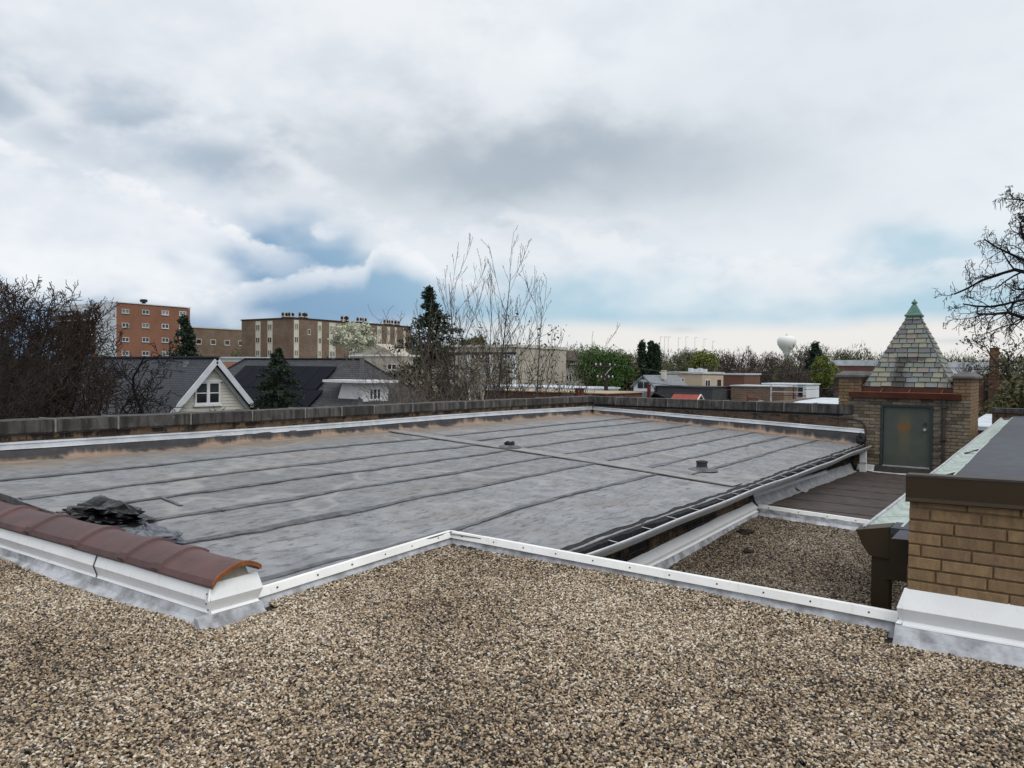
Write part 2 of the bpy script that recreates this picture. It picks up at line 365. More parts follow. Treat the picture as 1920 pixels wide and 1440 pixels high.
# gravel: colour per pebble, drifting with place
def gravel_mat(name, dark=1.0):
    m_ = bpy.data.materials.new(name); m_.use_nodes = True
    t = NT(m_.node_tree); b = m_.node_tree.nodes['Principled BSDF']
    oi = t.n('ShaderNodeObjectInfo')
    n_ = t.noise(oi.outputs['Location'], .55, 5, .6); n2 = t.noise(oi.outputs['Location'], 5, 3, .6)
    r_ = t.m('ADD', oi.outputs['Random'], t.m('ADD', t.m('MULTIPLY', t.m('SUBTRACT', n_, .48), 1.0), t.m('MULTIPLY', t.m('SUBTRACT', n2, .5), .45)), clamp=True)
    k = dark
    c_ = t.ramp(r_, [(0, (.016*k, .014*k, .012*k)), (.18, (.042*k, .034*k, .027*k)), (.36, (.155*k, .112*k, .072*k)), (.52, (.285*k, .205*k, .128*k)), (.70, (.39*k, .295*k, .192*k)), (.86, (.51*k, .42*k, .305*k)), (1, (.68*k, .62*k, .52*k))])
    r2 = t.n('ShaderNodeTexWhiteNoise'); t.put(r2.inputs['Vector'], oi.outputs['Location'])
    c_ = t.mix(t.m('MULTIPLY', t.ss(r2.outputs['Value'], .89, .91), .6), c_, (.17*k, .17*k, .18*k))
    pos = t.n('ShaderNodeNewGeometry').outputs['Position']
    c_ = t.mix(t.m('MULTIPLY', t.ss(t.noise(pos, 160, 3, .6), .5, .8), .35), c_, (.06*k, .05*k, .04*k))
    t.put(b.inputs['Base Color'], c_); b.inputs['Roughness'].default_value = .75; b.inputs['Specular IOR Level'].default_value = .3
    return m_
def gravel(name, pts, r0, r1, m_, label):
    me = bpy.data.meshes.new(name); me.from_pydata(pts.tolist(), [], [])
    o = bpy.data.objects.new(name, me); COL.objects.link(o); tag(o, label, 'gravel', kind='stuff')
    ng = bpy.data.node_groups.new(name, 'GeometryNodeTree')
    ng.interface.new_socket('Geometry', in_out='INPUT', socket_type='NodeSocketGeometry')
    ng.interface.new_socket('Geometry', in_out='OUTPUT', socket_type='NodeSocketGeometry')
    N = ng.nodes; Lk = ng.links.new
    gi = N.new('NodeGroupInput'); go = N.new('NodeGroupOutput'); join = N.new('GeometryNodeJoinGeometry')
    for k in range(4):
        ico = N.new('GeometryNodeMeshIcoSphere'); ico.inputs['Radius'].default_value = 1; ico.inputs['Subdivisions'].default_value = 2
        nz = N.new('ShaderNodeTexNoise'); nz.noise_dimensions = '4D'; nz.inputs['W'].default_value = k*7.3; nz.inputs['Scale'].default_value = .75; nz.inputs['Detail'].default_value = 1
        sub = N.new('ShaderNodeVectorMath'); sub.operation = 'SUBTRACT'; sub.inputs[1].default_value = (.5, .5, .5); Lk(nz.outputs['Color'], sub.inputs[0])
        sc = N.new('ShaderNodeVectorMath'); sc.operation = 'SCALE'; sc.inputs['Scale'].default_value = 1.6; Lk(sub.outputs[0], sc.inputs[0])
        sp = N.new('GeometryNodeSetPosition'); Lk(ico.outputs['Mesh'], sp.inputs['Geometry']); Lk(sc.outputs[0], sp.inputs['Offset'])
        sm = N.new('GeometryNodeSetMaterial'); sm.inputs['Material'].default_value = m_; Lk(sp.outputs[0], sm.inputs[0])
        ss_ = N.new('GeometryNodeSetShadeSmooth'); Lk(sm.outputs[0], ss_.inputs[0])
        gti = N.new('GeometryNodeGeometryToInstance'); Lk(ss_.outputs[0], gti.inputs[0]); Lk(gti.outputs[0], join.inputs[0])
    iop = N.new('GeometryNodeInstanceOnPoints'); iop.inputs['Pick Instance'].default_value = True
    Lk(gi.outputs[0], iop.inputs['Points']); Lk(join.outputs[0], iop.inputs['Instance'])
    rr = N.new('FunctionNodeRandomValue'); rr.data_type = 'FLOAT_VECTOR'; rr.inputs[0].default_value = (-.6, -.6, 0); rr.inputs[1].default_value = (.6, .6, 6.28)
    rs = N.new('FunctionNodeRandomValue'); rs.data_type = 'FLOAT_VECTOR'; rs.inputs[0].default_value = (r0, r0, r0*.6); rs.inputs[1].default_value = (r1, r1*.8, r1*.62); rs.inputs['Seed'].default_value = 5
    ri = N.new('FunctionNodeRandomValue'); ri.data_type = 'INT'; ri.inputs[4].default_value = 0; ri.inputs[5].default_value = 3; ri.inputs['Seed'].default_value = 9
    Lk(rr.outputs[0], iop.inputs['Rotation']); Lk(rs.outputs[0], iop.inputs['Scale']); Lk(ri.outputs[2], iop.inputs['Instance Index'])
    Lk(iop.outputs[0], go.inputs[0])
    md = o.modifiers.new('stones', 'NODES'); md.node_group = ng
    return o

# ------------------------------------------------------------------ ground and the mass under the roofs
GZ = -7.0
M['ground'] = mat('ground_mixed', (.10, .10, .07), (.07, .085, .04), .05, rough=.95)
S(MB().add([(-3000, -3000, GZ), (3000, -3000, GZ), (3000, 3000, GZ), (-3000, 3000, GZ)], [(0, 1, 2, 3)]).build('ground', M['ground']))
M['mass'] = mat('building_brick_plain', (.16, .12, .085), (.11, .085, .06), 3, rough=.95)
TW_Y0, TW_Y1 = 2.828, 3.172           # tiled parapet
PC = (-4.45, 5.41)                  # inner corner of the gravel roof's white edge
for nm, b in (('building_mass', (-12, 4, -4, TW_Y0-.0, GZ, -.03)), ('building_mass', (PC[0]+.03, 4, TW_Y0+.002, PC[1]-.12, GZ, -.03)),
              ('building_mass', (-9.9, PC[0]+.02, TW_Y0+.004, 17.74, GZ, .03)), ('building_mass', (PC[0]+.022, -3.485, PC[1]-.118, 17.742, GZ, .02)),
              ('building_mass', (-3.483, -.72, PC[1]-.116, 17.69, GZ, -.64)), ('building_mass', (-.718, 4, PC[1]-.114, 24, GZ, .42))):
    S(MB().box(*b).build(nm, M['mass']))

# ------------------------------------------------------------------ near gravel roof
m = MB().box(-12, 4, -4, TW_Y0-.002, -.028, -.008)
S(m.build('gravel_roof', M['gravel_bed']))
S(MB().box(PC[0]+.035, 4, TW_Y0-.0015, PC[1]-.10, -.0278, -.0078).build('gravel_roof', M['gravel_bed']))
def scatter(x0, x1, y0, y1, dens, test, z0, zr, mx=300, my=330):
    n = int((x1-x0)*(y1-y0)*dens)
    P = np.stack([rng.uniform(x0, x1, n), rng.uniform(y0, y1, n)], 1)
    Q = np.column_stack([P, np.full(n, z0)])-CAM
    wv = Q@cf; px = 960+FPX*(Q@cr)/np.maximum(wv, .01); py = 720-FPX*(Q@cu)/np.maximum(wv, .01)
    k = (wv > .5) & (px > -mx) & (px < 1920+mx) & (py < 1440+my) & test(P[:, 0], P[:, 1])
    P = P[k]
    return np.column_stack([P, z0+rng.uniform(0, zr, len(P))])
def near_ok(X, Y):
    back = (Y < TW_Y0-.03) | ((X > PC[0]+.08) & (Y < PC[1]-.10))
    tl = ~((X < -4.14) & (Y > TW_Y0-.03) & (Y < TW_Y1+.1))
    wall = ~((X > -.80) & (Y > 5.02))
    return back & tl & wall
pts = scatter(-10.5, 2.2, .6, 5.45, 12500, near_ok, -.006, .012)
d_ = np.minimum(np.abs(pts[:, 0]-PC[0])+(pts[:, 1] < 3)*9, np.abs(pts[:, 1]-PC[1]))
pts[:, 2] += .046*np.exp(-(d_/.28)**2)+.008*np.sin(pts[:, 0]*2.1+1)*np.sin(pts[:, 1]*1.7)
M['pebble'] = gravel_mat('pea_gravel'); M['pebble_low'] = gravel_mat('dark_pea_gravel', .52)  # lower gravel repeats the pebble colours, all evenly darkened
gravel('gravel_stones', pts, .0050, .0102, M['pebble'], 'loose tan and grey pea gravel covering the near roof')
# bed rises with the stones along the white edge
m = MB()
m.loft([(PC[1]-.75, -.012), (PC[1]-.3, -.002), (PC[1]-.10, .038), (PC[1]-.10, -.02)], 'X', [PC[0]+.06, -.80])
m.loft([(PC[0]+.75, -.012), (PC[0]+.3, -.002), (PC[0]+.06, .038), (PC[0]+.06, -.02)], 'Y', [TW_Y1+.06, PC[1]-.10])
S(m.build('gravel_bank', M['gravel_bed']))
# twigs lying about
M['twig'] = mat('dry_twig', (.20, .17, .13), (.12, .10, .08), 20, rough=.9)
for (x, y, L, a, lab) in ((1490, 1180, .16, .1, 'pale straight twig on the gravel left of the ochre brick wall'), (905, 1118, .11, .9, 'short dark twig on the gravel below the roof corner'), (1525, 1264, .14, .25, 'thin curved pale twig lying on the gravel in the right foreground')):
    p = atz(x, y, .015)
    tag(MB().tube([p, p+np.array([L*.5*math.cos(a), L*.5*math.sin(a), .006]), p+np.array([L*math.cos(a+.15), L*math.sin(a+.15), 0])], [.003, .0028, .0015], 5).build('twig', M['twig']), lab, 'twig')

# ------------------------------------------------------------------ red-tiled parapet, left foreground
tw = thing('tiled_parapet', 'low white clad parapet wall capped with red clay tiles', 'parapet', (-4.2, TW_Y0, 0))
X1 = -4.225
prof = [(TW_Y0+.05, -.02), (TW_Y0+.02, .062), (TW_Y0+.0, .068), (TW_Y0-.006, .078), (TW_Y0+.012, .09), (TW_Y0-.022, .165), (TW_Y0+.016, .262),
        (TW_Y1-.016, .262), (TW_Y1+.022, .165), (TW_Y1-.012, .09), (TW_Y1+.006, .078), (TW_Y1, .068), (TW_Y1-.02, .062), (TW_Y1-.05, -.02)]
MB().loft([(a, z) for a, z in prof], 'X', [-5.618, X1-.03]).build('wall_cladding', M['white_metal'], tw)
MB().loft([(a+.0012*(1 if a < 3.0 else -1)*-1, z) for a, z in prof], 'X', [-9.8, -5.622]).build('wall_cladding', M['white_metal'], tw)
# end cladding with the same crease
ep = [(X1-.032, -.02), (X1-.01, .062), (X1+.004, .068), (X1+.010, .078), (X1-.008, .09), (X1+.026, .165), (X1-.012, .262), (X1-.032, .262)]
MB().loft(ep, 'Y', [TW_Y0-.004, TW_Y1+.004], fn=lambda a, t, z, i: (a, t + ((-1 if t < 3 else 1)*.016 if i == 5 else 0), z)).build('end_cladding', M['white_metal'], tw)
# corner seam cover and vertical lap
MB().bar((X1+.0, TW_Y0-.003, .07), (X1+.022, TW_Y0-.030, .165), .012, .004, (1, -1, 0)).bar((X1+.022, TW_Y0-.030, .165), (X1-.010, TW_Y0+.006, .27), .012, .004, (1, -1, 0)).build('corner_seam', M['white_metal'], tw)
MB().tube([(-5.60, TW_Y0-.007, .08), (-5.615, TW_Y0+.006, .09), (-5.60, TW_Y0-.026, .165), (-5.60, TW_Y0+.012, .27)], .004, 5).build('lap_joint', M['screw'], tw)
for z in (.10, .14, .20, .25):
    MB().lathe((X1-.02, TW_Y0-.028+.03*abs(z-.165)/.1, z), [(.005, -.003), (.005, .003)], 8).build('screw', M['screw'], tw)
# base flashing skirt
def wav(a, t, z, i): return (a+.02*vnoise((t*3, i, 0), 3)-(.02 if i in (0,) else 0), t, z+.008*vnoise((t*5, 0, i), 4))
MB().loft([(TW_Y0-.065, -.004), (TW_Y0-.028, .030), (TW_Y0-.008, .072), (TW_Y0+.04, .072), (TW_Y0+.04, -.01)], 'X', np.linspace(-9.8, X1+.02, 60), wav).build('base_flashing', M['pale_flash'], tw)
MB().loft([(X1+.06, -.004), (X1+.03, .030), (X1+.008, .072), (X1-.03, .072), (X1-.03, -.01)], 'Y', np.linspace(TW_Y0-.10, TW_Y1+.03, 10), lambda a, t, z, i: (a+.015*vnoise((t*6, i, 0), 5), t, z)).build('base_flashing', M['pale_flash'], tw)
# barrel tiles
def tile_z(a):      # asymmetric barrel: rounded nose in front, crown past the middle
    if a < .2: return .256+.022*(1-max(0, (-.88-a)/.12)**2) + .082*(1-((.2-a)/1.2)**1.55)
    return .256+.022+.082*(1-((a-.2)/.8)**2*.60)
def tile(xa, xb, zoff, tilt):
    w0, w1 = TW_Y0-.022, TW_Y1-.002; c0 = (w0+w1)/2; hw = (w1-w0)/2; n = 18; th = .020
    L = xa-xb                                              # xa is the near (right) end
    st = [(xb, .0), (xb+.004, .017), (xb+.085, .018), (xb+.093, .004), (xb+.11, 0.0), (xb+L*.5, -.003), (xa-.012, .004), (xa, .001)]
    vs = []; k = 2*(n+1)
    for (x, g) in st:
        for i in range(n+1):
            a = -1+2*i/n; vs.append((x, c0+a*(hw+g*.4), tile_z(a)+g+zoff+tilt*(x-xb)/L))
        for i in range(n, -1, -1):
            a = -1+2*i/n; vs.append((x, c0+a*(hw-th*.7), tile_z(a)-th+zoff+tilt*(x-xb)/L))
    fs = [(i*k+j, i*k+(j+1) % k, (i+1)*k+(j+1) % k, (i+1)*k+j) for i in range(len(st)-1) for j in range(k)]
    for e in (0, (len(st)-1)*k):
        fs += [(e+j, e+j+1, e+k-2-j, e+k-1-j) for j in range(n)]
    return MB().add(vs, fs)
tb = [-4.195, -4.82, -5.24, -5.91, -6.66, -7.32, -7.98, -8.66, -9.34]
for i in range(len(tb)-1):
    o = tile(tb[i], tb[i+1]-.035, .004*(i % 2)+.003*random.random(), random.uniform(-.006, .012)).build('ridge_tile', M['tile'], tw, smooth=False)
    md = o.modifiers.new('smooth', 'EDGE_SPLIT'); md.split_angle = math.radians(28)
    o.data.polygons.foreach_set('use_smooth', [True]*len(o.data.polygons))
# raw broken lip and mortar bed at the open end
n = 12; w0, w1 = TW_Y0-.018, TW_Y1-.006; vs = []
arc = [((w0+w1)/2+(w1-w0)/2*(-1+2*i/n), tile_z(-1+2*i/n)+.004) for i in range(n+1)]
def endlip(prof2, x0, x1, name, mm):
    m_ = MB().loft(prof2, 'X', [x0, x1]); return m_.build(name, mm, tw)
endlip([(a, z+.008) for a, z in arc]+[(a+.0, z-.022) for a, z in arc[::-1]], -4.194, -4.182, 'broken_tile_lip', M['tile_raw'])
endlip([(w0+.05, .258)]+[((a*.85+.15*(w0+w1)/2), z-.028) for a, z in arc[2:-2]]+[(w1-.05, .258)], -4.36, -4.245, 'mortar_bed', M['mortar_edge'])

# ------------------------------------------------------------------ main roof
RK = .0587
def roof_z(x, y):
    p = .10+(-3.23-x)*RK
    dx = max(PC[0]-x, 0) if y < PC[1] else max(PC[0]-x, 0)
    dy = max(y-PC[1], 0)
    d = math.hypot(dx if x < PC[0] else 0, dy if y > PC[1] else 0)
    s_ = min(d/1.3, 1); s_ = s_*s_*(3-2*s_)
    lim = .118
    z = p if p < lim else lim+(p-lim)*s_
    return z+.010*math.sin(x*1.3+y*.4)*math.sin(y*.55+1.1)*s_
RX0, RX1, RY0, RY1 = -9.72, -3.235, TW_Y1+.006, 17.72
mr = thing('main_roof', 'weathered grey flat roof of lapped membrane sheets behind the gravel', 'roof', (-6, 10, .2)); 
S(mr)
BY = 10.12
edges_near = [-9.72, -8.75, -7.80, -7.09, -6.34, -5.58, -4.56, -3.235]
edges_far = [-9.72, -8.80, -8.12, -7.14, -6.34, -5.62, -4.92, -4.25, -3.235]
def seam_x(x, y, k): return x+.022*vnoise((y*1.3, x*3, k), 1)+.012*vnoise((y*5, x, k), 2)
def strip_x(y): return PC[0]+.17*(1-(y-TW_Y1)/(PC[1]-TW_Y1))-.016
def sheet(xa, xb, ya, yb, k, idx, nlast, name='membrane_sheet', ny=None, side=False):
    ny = ny or max(4, int((yb-ya)/.22)); ys = np.linspace(ya, yb, ny)
    vs = []; nx = 7
    for y in ys:
        a = xa if idx == 0 else seam_x(xa, y, k); b = xb if idx == nlast else seam_x(xb, y, k)+.07
        if side: b = strip_x(min(y, PC[1]))
        for i in range(nx):
            t = i/(nx-1); x = a+(b-a)*t
            vs.append((x, y, roof_z(x, y)+.004+.010*t+.006*vnoise((x*2, y*2, 0), 6)))      # lower edge lies over its neighbour
    fs = [(j*nx+i, j*nx+i+1, (j+1)*nx+i+1, (j+1)*nx+i) for j in range(ny-1) for i in range(nx-1)]
    n = len(vs); vs2 = [(x, y, z-.006) for x, y, z in vs]
    rim = [i for i in range(nx)]+[j*nx+nx-1 for j in range(1, ny)]+[(ny-1)*nx+i for i in range(nx-2, -1, -1)]+[j*nx for j in range(ny-2, 0, -1)]
    f2 = [(rim[i], rim[(i+1) % len(rim)], rim[(i+1) % len(rim)]+n, rim[i]+n) for i in range(len(rim))]
    o = MB().add(vs+vs2, fs+f2).build(name, M['membrane'], mr, smooth=False)
    return o
def ribbon(pts, wfun, zf, k, name, mm, parent, zoff=.018, th=.008):
    """irregular flat strip of bitumen following pts on the roof"""
    vs = []; n = len(pts)
    for i, (x, y) in enumerate(pts):
        dx = pts[min(i+1, n-1)][0]-pts[max(i-1, 0)][0]; dy = pts[min(i+1, n-1)][1]-pts[max(i-1, 0)][1]; L = math.hypot(dx, dy)
        nx_, ny_ = -dy/L, dx/L; wa, wb = wfun(i)
        for s_ in (wa, wb): vs.append((x+nx_*s_, y+ny_*s_, zf(x+nx_*s_, y+ny_*s_)+zoff))
    vs2 = [(x, y, z-th) for x, y, z in vs]; N = len(vs)
    fs = [(2*i, 2*i+1, 2*i+3, 2*i+2) for i in range(n-1)]
    fs += [(2*i, 2*i+2, N+2*i+2, N+2*i) for i in range(n-1)]+[(2*i+1, N+2*i+1, N+2*i+3, 2*i+3) for i in range(n-1)]
    return MB().add(vs+vs2, fs).build(name, mm, parent)
for k, (edges, ya, yb) in enumerate(((edges_near, RY0, BY+.10), (edges_far, BY-.10, RY1))):
    nl = len(edges)-2
    for i in range(nl+1):
        y0 = ya
        if k == 0 and edges[i+1] > PC[0]+.05:                 # the last roll narrows beside the gravel corner
            y0 = PC[1]-.03; sheet(edges[i], PC[0]+.02, ya, PC[1]+.05, k*3+1, i, i, side=True)
        sheet(edges[i], edges[i+1], y0, yb, k*3+1, i, nl)
        if i < nl:
            x = edges[i+1]; ys = np.arange(ya+.02 if k == 0 else ya+.05, yb-.02 if k else yb-.05, .09)
            if k == 0 and x > PC[0]-.05: ys = ys[ys > PC[1]+.03]
            px_ = [(seam_x(x, y, k*3+1)+.078, y) for y in ys]
            sd_ = random.random()*50
            def wf(j, ys=ys, sd_=sd_):
                y = ys[j]
                a = .022+.016*vnoise((y*1.1+sd_, 0, 0), 7)+.014*vnoise((y*6+sd_, 1, 0), 8)
                b = .030+.080*max(0, vnoise((y*.7+sd_, 3, 0), 9))+.05*max(0, vnoise((y*3.1+sd_, 5, 0), 10))+.012*vnoise((y*9+sd_, 7, 0), 10)
                return -max(b, .012), max(a, .010)
            ribbon(px_, wf, roof_z, k, 'seam_bleed', M['seam'], mr, zoff=.0185, th=.010)
# covered joint across the roof
xs = np.arange(-9.6, -3.25, .12)
yj = lambda x: BY+.03*vnoise((x*1.2, 0, 0), 11)-.12*max(0, (x+5.4)/2)
ribbon([(x, yj(x)) for x in xs], lambda i: (-.15+.02*vnoise((i*.3, 0, 0), 12), .15+.02*vnoise((i*.3, 4, 0), 13)), roof_z, 0, 'cover_strip', M['bandm'], mr, zoff=.030, th=.012)
for s_ in (-.165, .165):
    ribbon([(x, yj(x)+s_) for x in xs], lambda i, s_=s_: (-.020-.03*max(0, vnoise((i*.4, s_*9, 0), 14)), .018+.02*max(0, vnoise((i*.5, s_*7, 3), 15))), roof_z, 0, 'seam_bleed', M['seam'], mr, zoff=.026)
# short repair dabs
for (x, y, dx, dy) in ((300, 935, 40, 12), (400, 948, 20, 3)):
    a = atz(x, y, .32); b = atz(x+dx, y+dy, .32)
    P_ = [tuple((a+(b-a)*t)[:2]) for t in np.linspace(0, 1, 7)]
    ribbon(P_, lambda i: (-.018, .018-.004*(i % 2)), roof_z, 0, 'tar_dab', M['seam'], mr, zoff=.020)
# turned-down skirt of the roof against the tiled parapet
MB().loft([(RY0+.004, 0), (RY0-.004, 0), (RY0-.004, -1), (RY0+.004, -1)], 'X', np.linspace(RX0, strip_x(RY0), 40), lambda a, t, z, i: (a, t, roof_z(t, RY0)+.006 if z == 0 else .06)).build('turned_edge', M['seam'], mr)
# torn tarry edge over the gutter
ys = np.arange(PC[1]+.02, 17.66, .08)
ribbon([(RX1+.0, y) for y in ys], lambda i: (-.035-.02*vnoise((i*.5, 0, 0), 16), .07+.05*vnoise((i*.35, 3, 0), 17)), lambda x, y: roof_z(min(x, RX1), y)-max(0, x-RX1)*.9, 0, 'tar_edge', M['tar'], mr, zoff=.026, th=.05)
# vents
v1 = thing('roof_vent', 'short black pipe stub standing on the grey roof near the gutter', 'vent', (-4.21, 10.90, roof_z(-4.21, 10.90)))
z0 = roof_z(-4.21, 10.90)
MB().lathe((-4.21, 10.90, z0+.012), [(.24, 0), (.20, .012), (.09, .03), (.085, .05)], 18).build('boot', M['seam'], v1)
MB().lathe((-4.21, 10.90, z0+.03), [(.078, 0), (.078, .085), (.086, .09), (.086, .115), (.07, .118), (.06, .06)], 16).build('pipe', M['pipe'], v1)
z0 = roof_z(-7.15, 10.16)
v2 = thing('roof_drain', 'low lumpy black drain sump on the joint across the grey roof', 'drain', (-7.15, 10.16, z0))
MB().lathe((-7.15, 10.16, z0+.03), [(.20, 0), (.16, .02), (.10, .035)], 14).build('collar', M['seam'], v2)
mb = MB()
for i in range(7):
    a = i*.9; mb.lathe((-7.15+.055*math.cos(a), 10.16+.055*math.sin(a), z0+.05), [(.02, 0), (.035, .03+.01*(i % 3)), (.02, .06+.012*(i % 2))], 7)
mb.build('strainer', M['tar'], v2)
# ------------------------------------------------------------------ plastic bags
def bag(name, c, rx, ry, rz, seed, mm, label, peaks, parent=None):
    """crumpled sheet plastic: a slack skin with sharp creases, standing flaps and a trailing hem"""
    bm = bmesh.new(); bmesh.ops.create_icosphere(bm, subdivisions=4, radius=1); g_ = random.Random(seed)
    for v_ in bm.verts:
        a = v_.co.normalized(); f_ = 1
        for s_, am in ((1.3, .34), (2.7, .22), (5.5, .10)):
            f_ += am*(1-2.8*abs(vnoise((a.x*s_, a.y*s_, a.z*s_), seed)))
        up_ = 0
        for (px_, py_, ph, pw) in peaks:
            up_ += ph*max(0, 1-math.hypot(a.x-px_, a.y-py_)/pw)
        hem = 1+.35*max(0, -a.z)*abs(vnoise((a.x*4, a.y*4, 0), seed+2))*3
        z = max(a.z*f_, -.12)+(up_ if a.z > 0 else 0)
        v_.co = Vector((a.x*f_*rx*hem+g_.uniform(-.006, .006), a.y*f_*ry*hem+g_.uniform(-.006, .006), z*rz+g_.uniform(-.004, .004)))
    me = bpy.data.meshes.new(name); bm.to_mesh(me); bm.free()
    me.transform(Matrix.Translation((0, 0, -min(v.co.z for v in me.vertices))))
    return tag(link(name, me, mm, None, c), label, 'bag')
bx = (-6.62, 3.40); bag('plastic_bag', (bx[0], bx[1], roof_z(*bx)+.012), .34, .17, .075, 3, M['bag'], 'large crumpled black plastic bag behind the red tiled parapet', [(.45, .3, 1.3, .38), (-.5, .4, .7, .5)])
bx = (-5.72, 3.32); bag('plastic_bag', (bx[0], bx[1], roof_z(*bx)+.012), .24, .12, .055, 8, M['bag_grey'], 'flatter smoky grey plastic sheeting beside the big black bag', [(-.3, .2, .5, .4)])

# ------------------------------------------------------------------ white edge trim round the gravel corner
def trim(tname, label, A, B, nrm, ztop, nscrew, breaks, zbase, face=.060, parent=None, flash=True, mm=None):
    """bar from A to B (x,y), face looking along nrm (2-D)"""
    A = np.array(A, float); B = np.array(B, float); n_ = np.array(nrm, float); L = np.linalg.norm(B-A); d = (B-A)/L
    t_ = thing(tname, label, 'edge trim', (*((A+B)/2), zbase))
    P = lambda s_, o_, z: (A[0]+d[0]*s_+n_[0]*o_, A[1]+d[1]*s_+n_[1]*o_, z)
    bs = [0]+[b*L for b in breaks]+[L]
    for i in range(len(bs)-1):
        o_ = .004*(i % 2)
        s0, s1 = bs[i], bs[i+1]+(.05 if i < len(bs)-2 else 0)
        zj = ztop+.002*(i % 2)
        pr = [P(s0, .022+o_, zj-face), P(s0, .026+o_, zj-face+.004), P(s0, .006+o_, zj-.004), P(s0, .0+o_, zj), P(s0, -.018, zj), P(s0, -.018, zj-.02), P(s0, -.004, zj-.02), P(s0, .012+o_, zj-face)]
        MB().prism(pr, np.array(P(s1, 0, 0))-np.array(P(s0, 0, 0))).build('trim_bar', mm or M['white_trim'], t_)
    for i in range(nscrew):
        s_ = L*(i+.5)/nscrew+random.uniform(-.03, .03); q_ = np.array(P(s_, .0195, ztop-face*.45)); ax = np.array([n_[0], n_[1], .35]); ax /= np.linalg.norm(ax)
        MB().tube([q_-ax*.004, q_+ax*.0035], .0062, 8).build('screw', M['screw'], t_)
    if flash:
        pr = [P(0, .010, ztop-face+.01), P(0, .014, ztop-face-.015), P(0, .045, zbase+.004), P(0, .075, zbase-.012), P(0, .0, zbase-.012), P(0, .0, ztop-face+.01)]
        MB().prism(pr, np.array(P(L, 0, 0))-np.array(P(0, 0, 0))).build('flashing', M['pale_flash'], t_)
    MB().prism([P(0, -.0185, ztop-.025), P(0, -.0035, ztop-.025), P(0, -.0035, zbase-.1), P(0, -.0185, zbase-.1)], np.array(P(L, 0, 0))-np.array(P(0, 0, 0))).build('backing', M['pale_flash'], t_)
    return t_
ZT = .14
trim('edge_trim', 'white screwed metal edge running from the tiled parapet to the gravel corner', (PC[0]+.17, TW_Y1+.0), (PC[0], PC[1]), (.998, .07), ZT, 6, (.42,), .01)
trim('edge_trim', 'long white screwed metal edge from the gravel corner to the ochre wall', (PC[0]+.002, PC[1]+.002), (-.752, 5.235), (-.047, -.999), ZT, 11, (.10, .55, .58), .01)
# tar smear and damp hole under the corner
tag(MB().add([(*(PC[0]+.10+.035*i, PC[1]-.095-.02*abs(vnoise((i*.7, 0, 0), 20)), .052+.022*vnoise((i*.9, 2, 0), 21)),) for i in range(9)]+[(PC[0]+.10+.035*i, PC[1]-.18-.03*vnoise((i*.8, 4, 0), 22), .014) for i in range(9)],
        [(i, i+1, i+10, i+9) for i in range(8)]).build('tar_patch', M['tar']), 'black tar patch under the white corner of the gravel roof', 'tar')

# ------------------------------------------------------------------ gutter along the main roof
gz = lambda y: .004+.012*math.sin(y*.8)*.5-.006*math.sin(y*2.3)
gt = thing('roof_gutter', 'white box gutter with cross straps along the grey roof edge', 'gutter', (-3.3, 11.5, -.1))
GX0, GX1 = -3.245, -3.115
ys = np.linspace(PC[1]+.03, 17.66, 60)
bend = lambda a, t, z, i: (a+.008*math.sin(t*1.1), t, z+gz(t)+.085)
MB().loft([(GX0, -.005), (GX0-.004, -.005), (GX0-.004, -.085), (GX1-.05, -.085), (GX1-.010, -.02), (GX1-.008, -.012), (GX1-.016, -.012), (GX1-.054, -.077), (GX0, -.077)], 'Y', ys, bend).build('trough', M['tar'], gt)
MB().loft([(GX1-.048, -.084), (GX1-.004, -.026), (GX1+.002, -.004), (GX1-.008, -.021), (GX1-.048, -.078)], 'Y', ys, bend).build('front_face', M['gutter_face'], gt)
MB().loft([(GX1-.016, -.006), (GX1+.009, -.008), (GX1+.010, .008), (GX1-.014, .010)], 'Y', ys, bend).build('front_lip', M['galv'], gt)
sy = [atx(x, y, GX1)[1] for x, y in ((1160, 1016), (1222, 993), (1270, 972), (1312, 958), (1362, 937), (1389, 926), (1408, 918), (1434, 908), (1458, 898), (1478, 891), (1497, 884), (1515, 877), (1533, 870), (1552, 862), (1572, 855), (1590, 848))]
for y in sy:
    if PC[1]+.1 < y < 17.6:
        MB().bar((GX0+.02, y-.02, .112+gz(y)), (GX1, y, .096+gz(y)), .015, .003).build('strap', M['gutter_face'], gt)
MB().box(-3.29, -3.17, 17.40, 17.50, -.44, .002).build('downspout', M['white_metal'], gt)
MB().box(-3.30, -3.16, 17.39, 17.51, -.26, -.235).build('downspout_bracket', M['gutter_face'], gt)

# ------------------------------------------------------------------ wall below the gutter, curb and lower roofs
def brick_field(name, u0, u1, z0, z1, place, parent, mm, L=.215, Hc=.07, g=.012, dep=.05, skip=None, single=True, me=None, half=True, jit=.003):
    """running bond; place(u,z)->xyz of brick centre; returns list"""
    out = []; r = 0; z = z0
    mb = MB()
    while z+Hc*.6 < z1:
        off = 0 if r % 2 == 0 else -L/2
        u = u0+off
        while u < u1-.02:
            a, b = max(u, u0), min(u+L, u1)
            if b-a > .03 and not (skip and skip((a+b)/2, z+Hc/2, a, b)):
                out.append((a+g/2, b-g/2, z+g/2, min(z+Hc, z1)-g/2))
            u += L
        z += Hc; r += 1
    return out
wall = thing('gutter_wall', 'tar streaked brick wall below the white gutter', 'wall', (-3.5, 11, -.5))
MB().box(-3.482, -3.47, PC[1], 17.70, -.66, .06).build('wall_core', M['mortar_tower'], wall)
mb = MB()
for a, b, z0, z1 in brick_field('', PC[1], 17.68, -.45, .05, None, None, None):
    e = random.uniform(0, .005); mb.box(-3.478, -3.458+e, a, b, z0, z1)
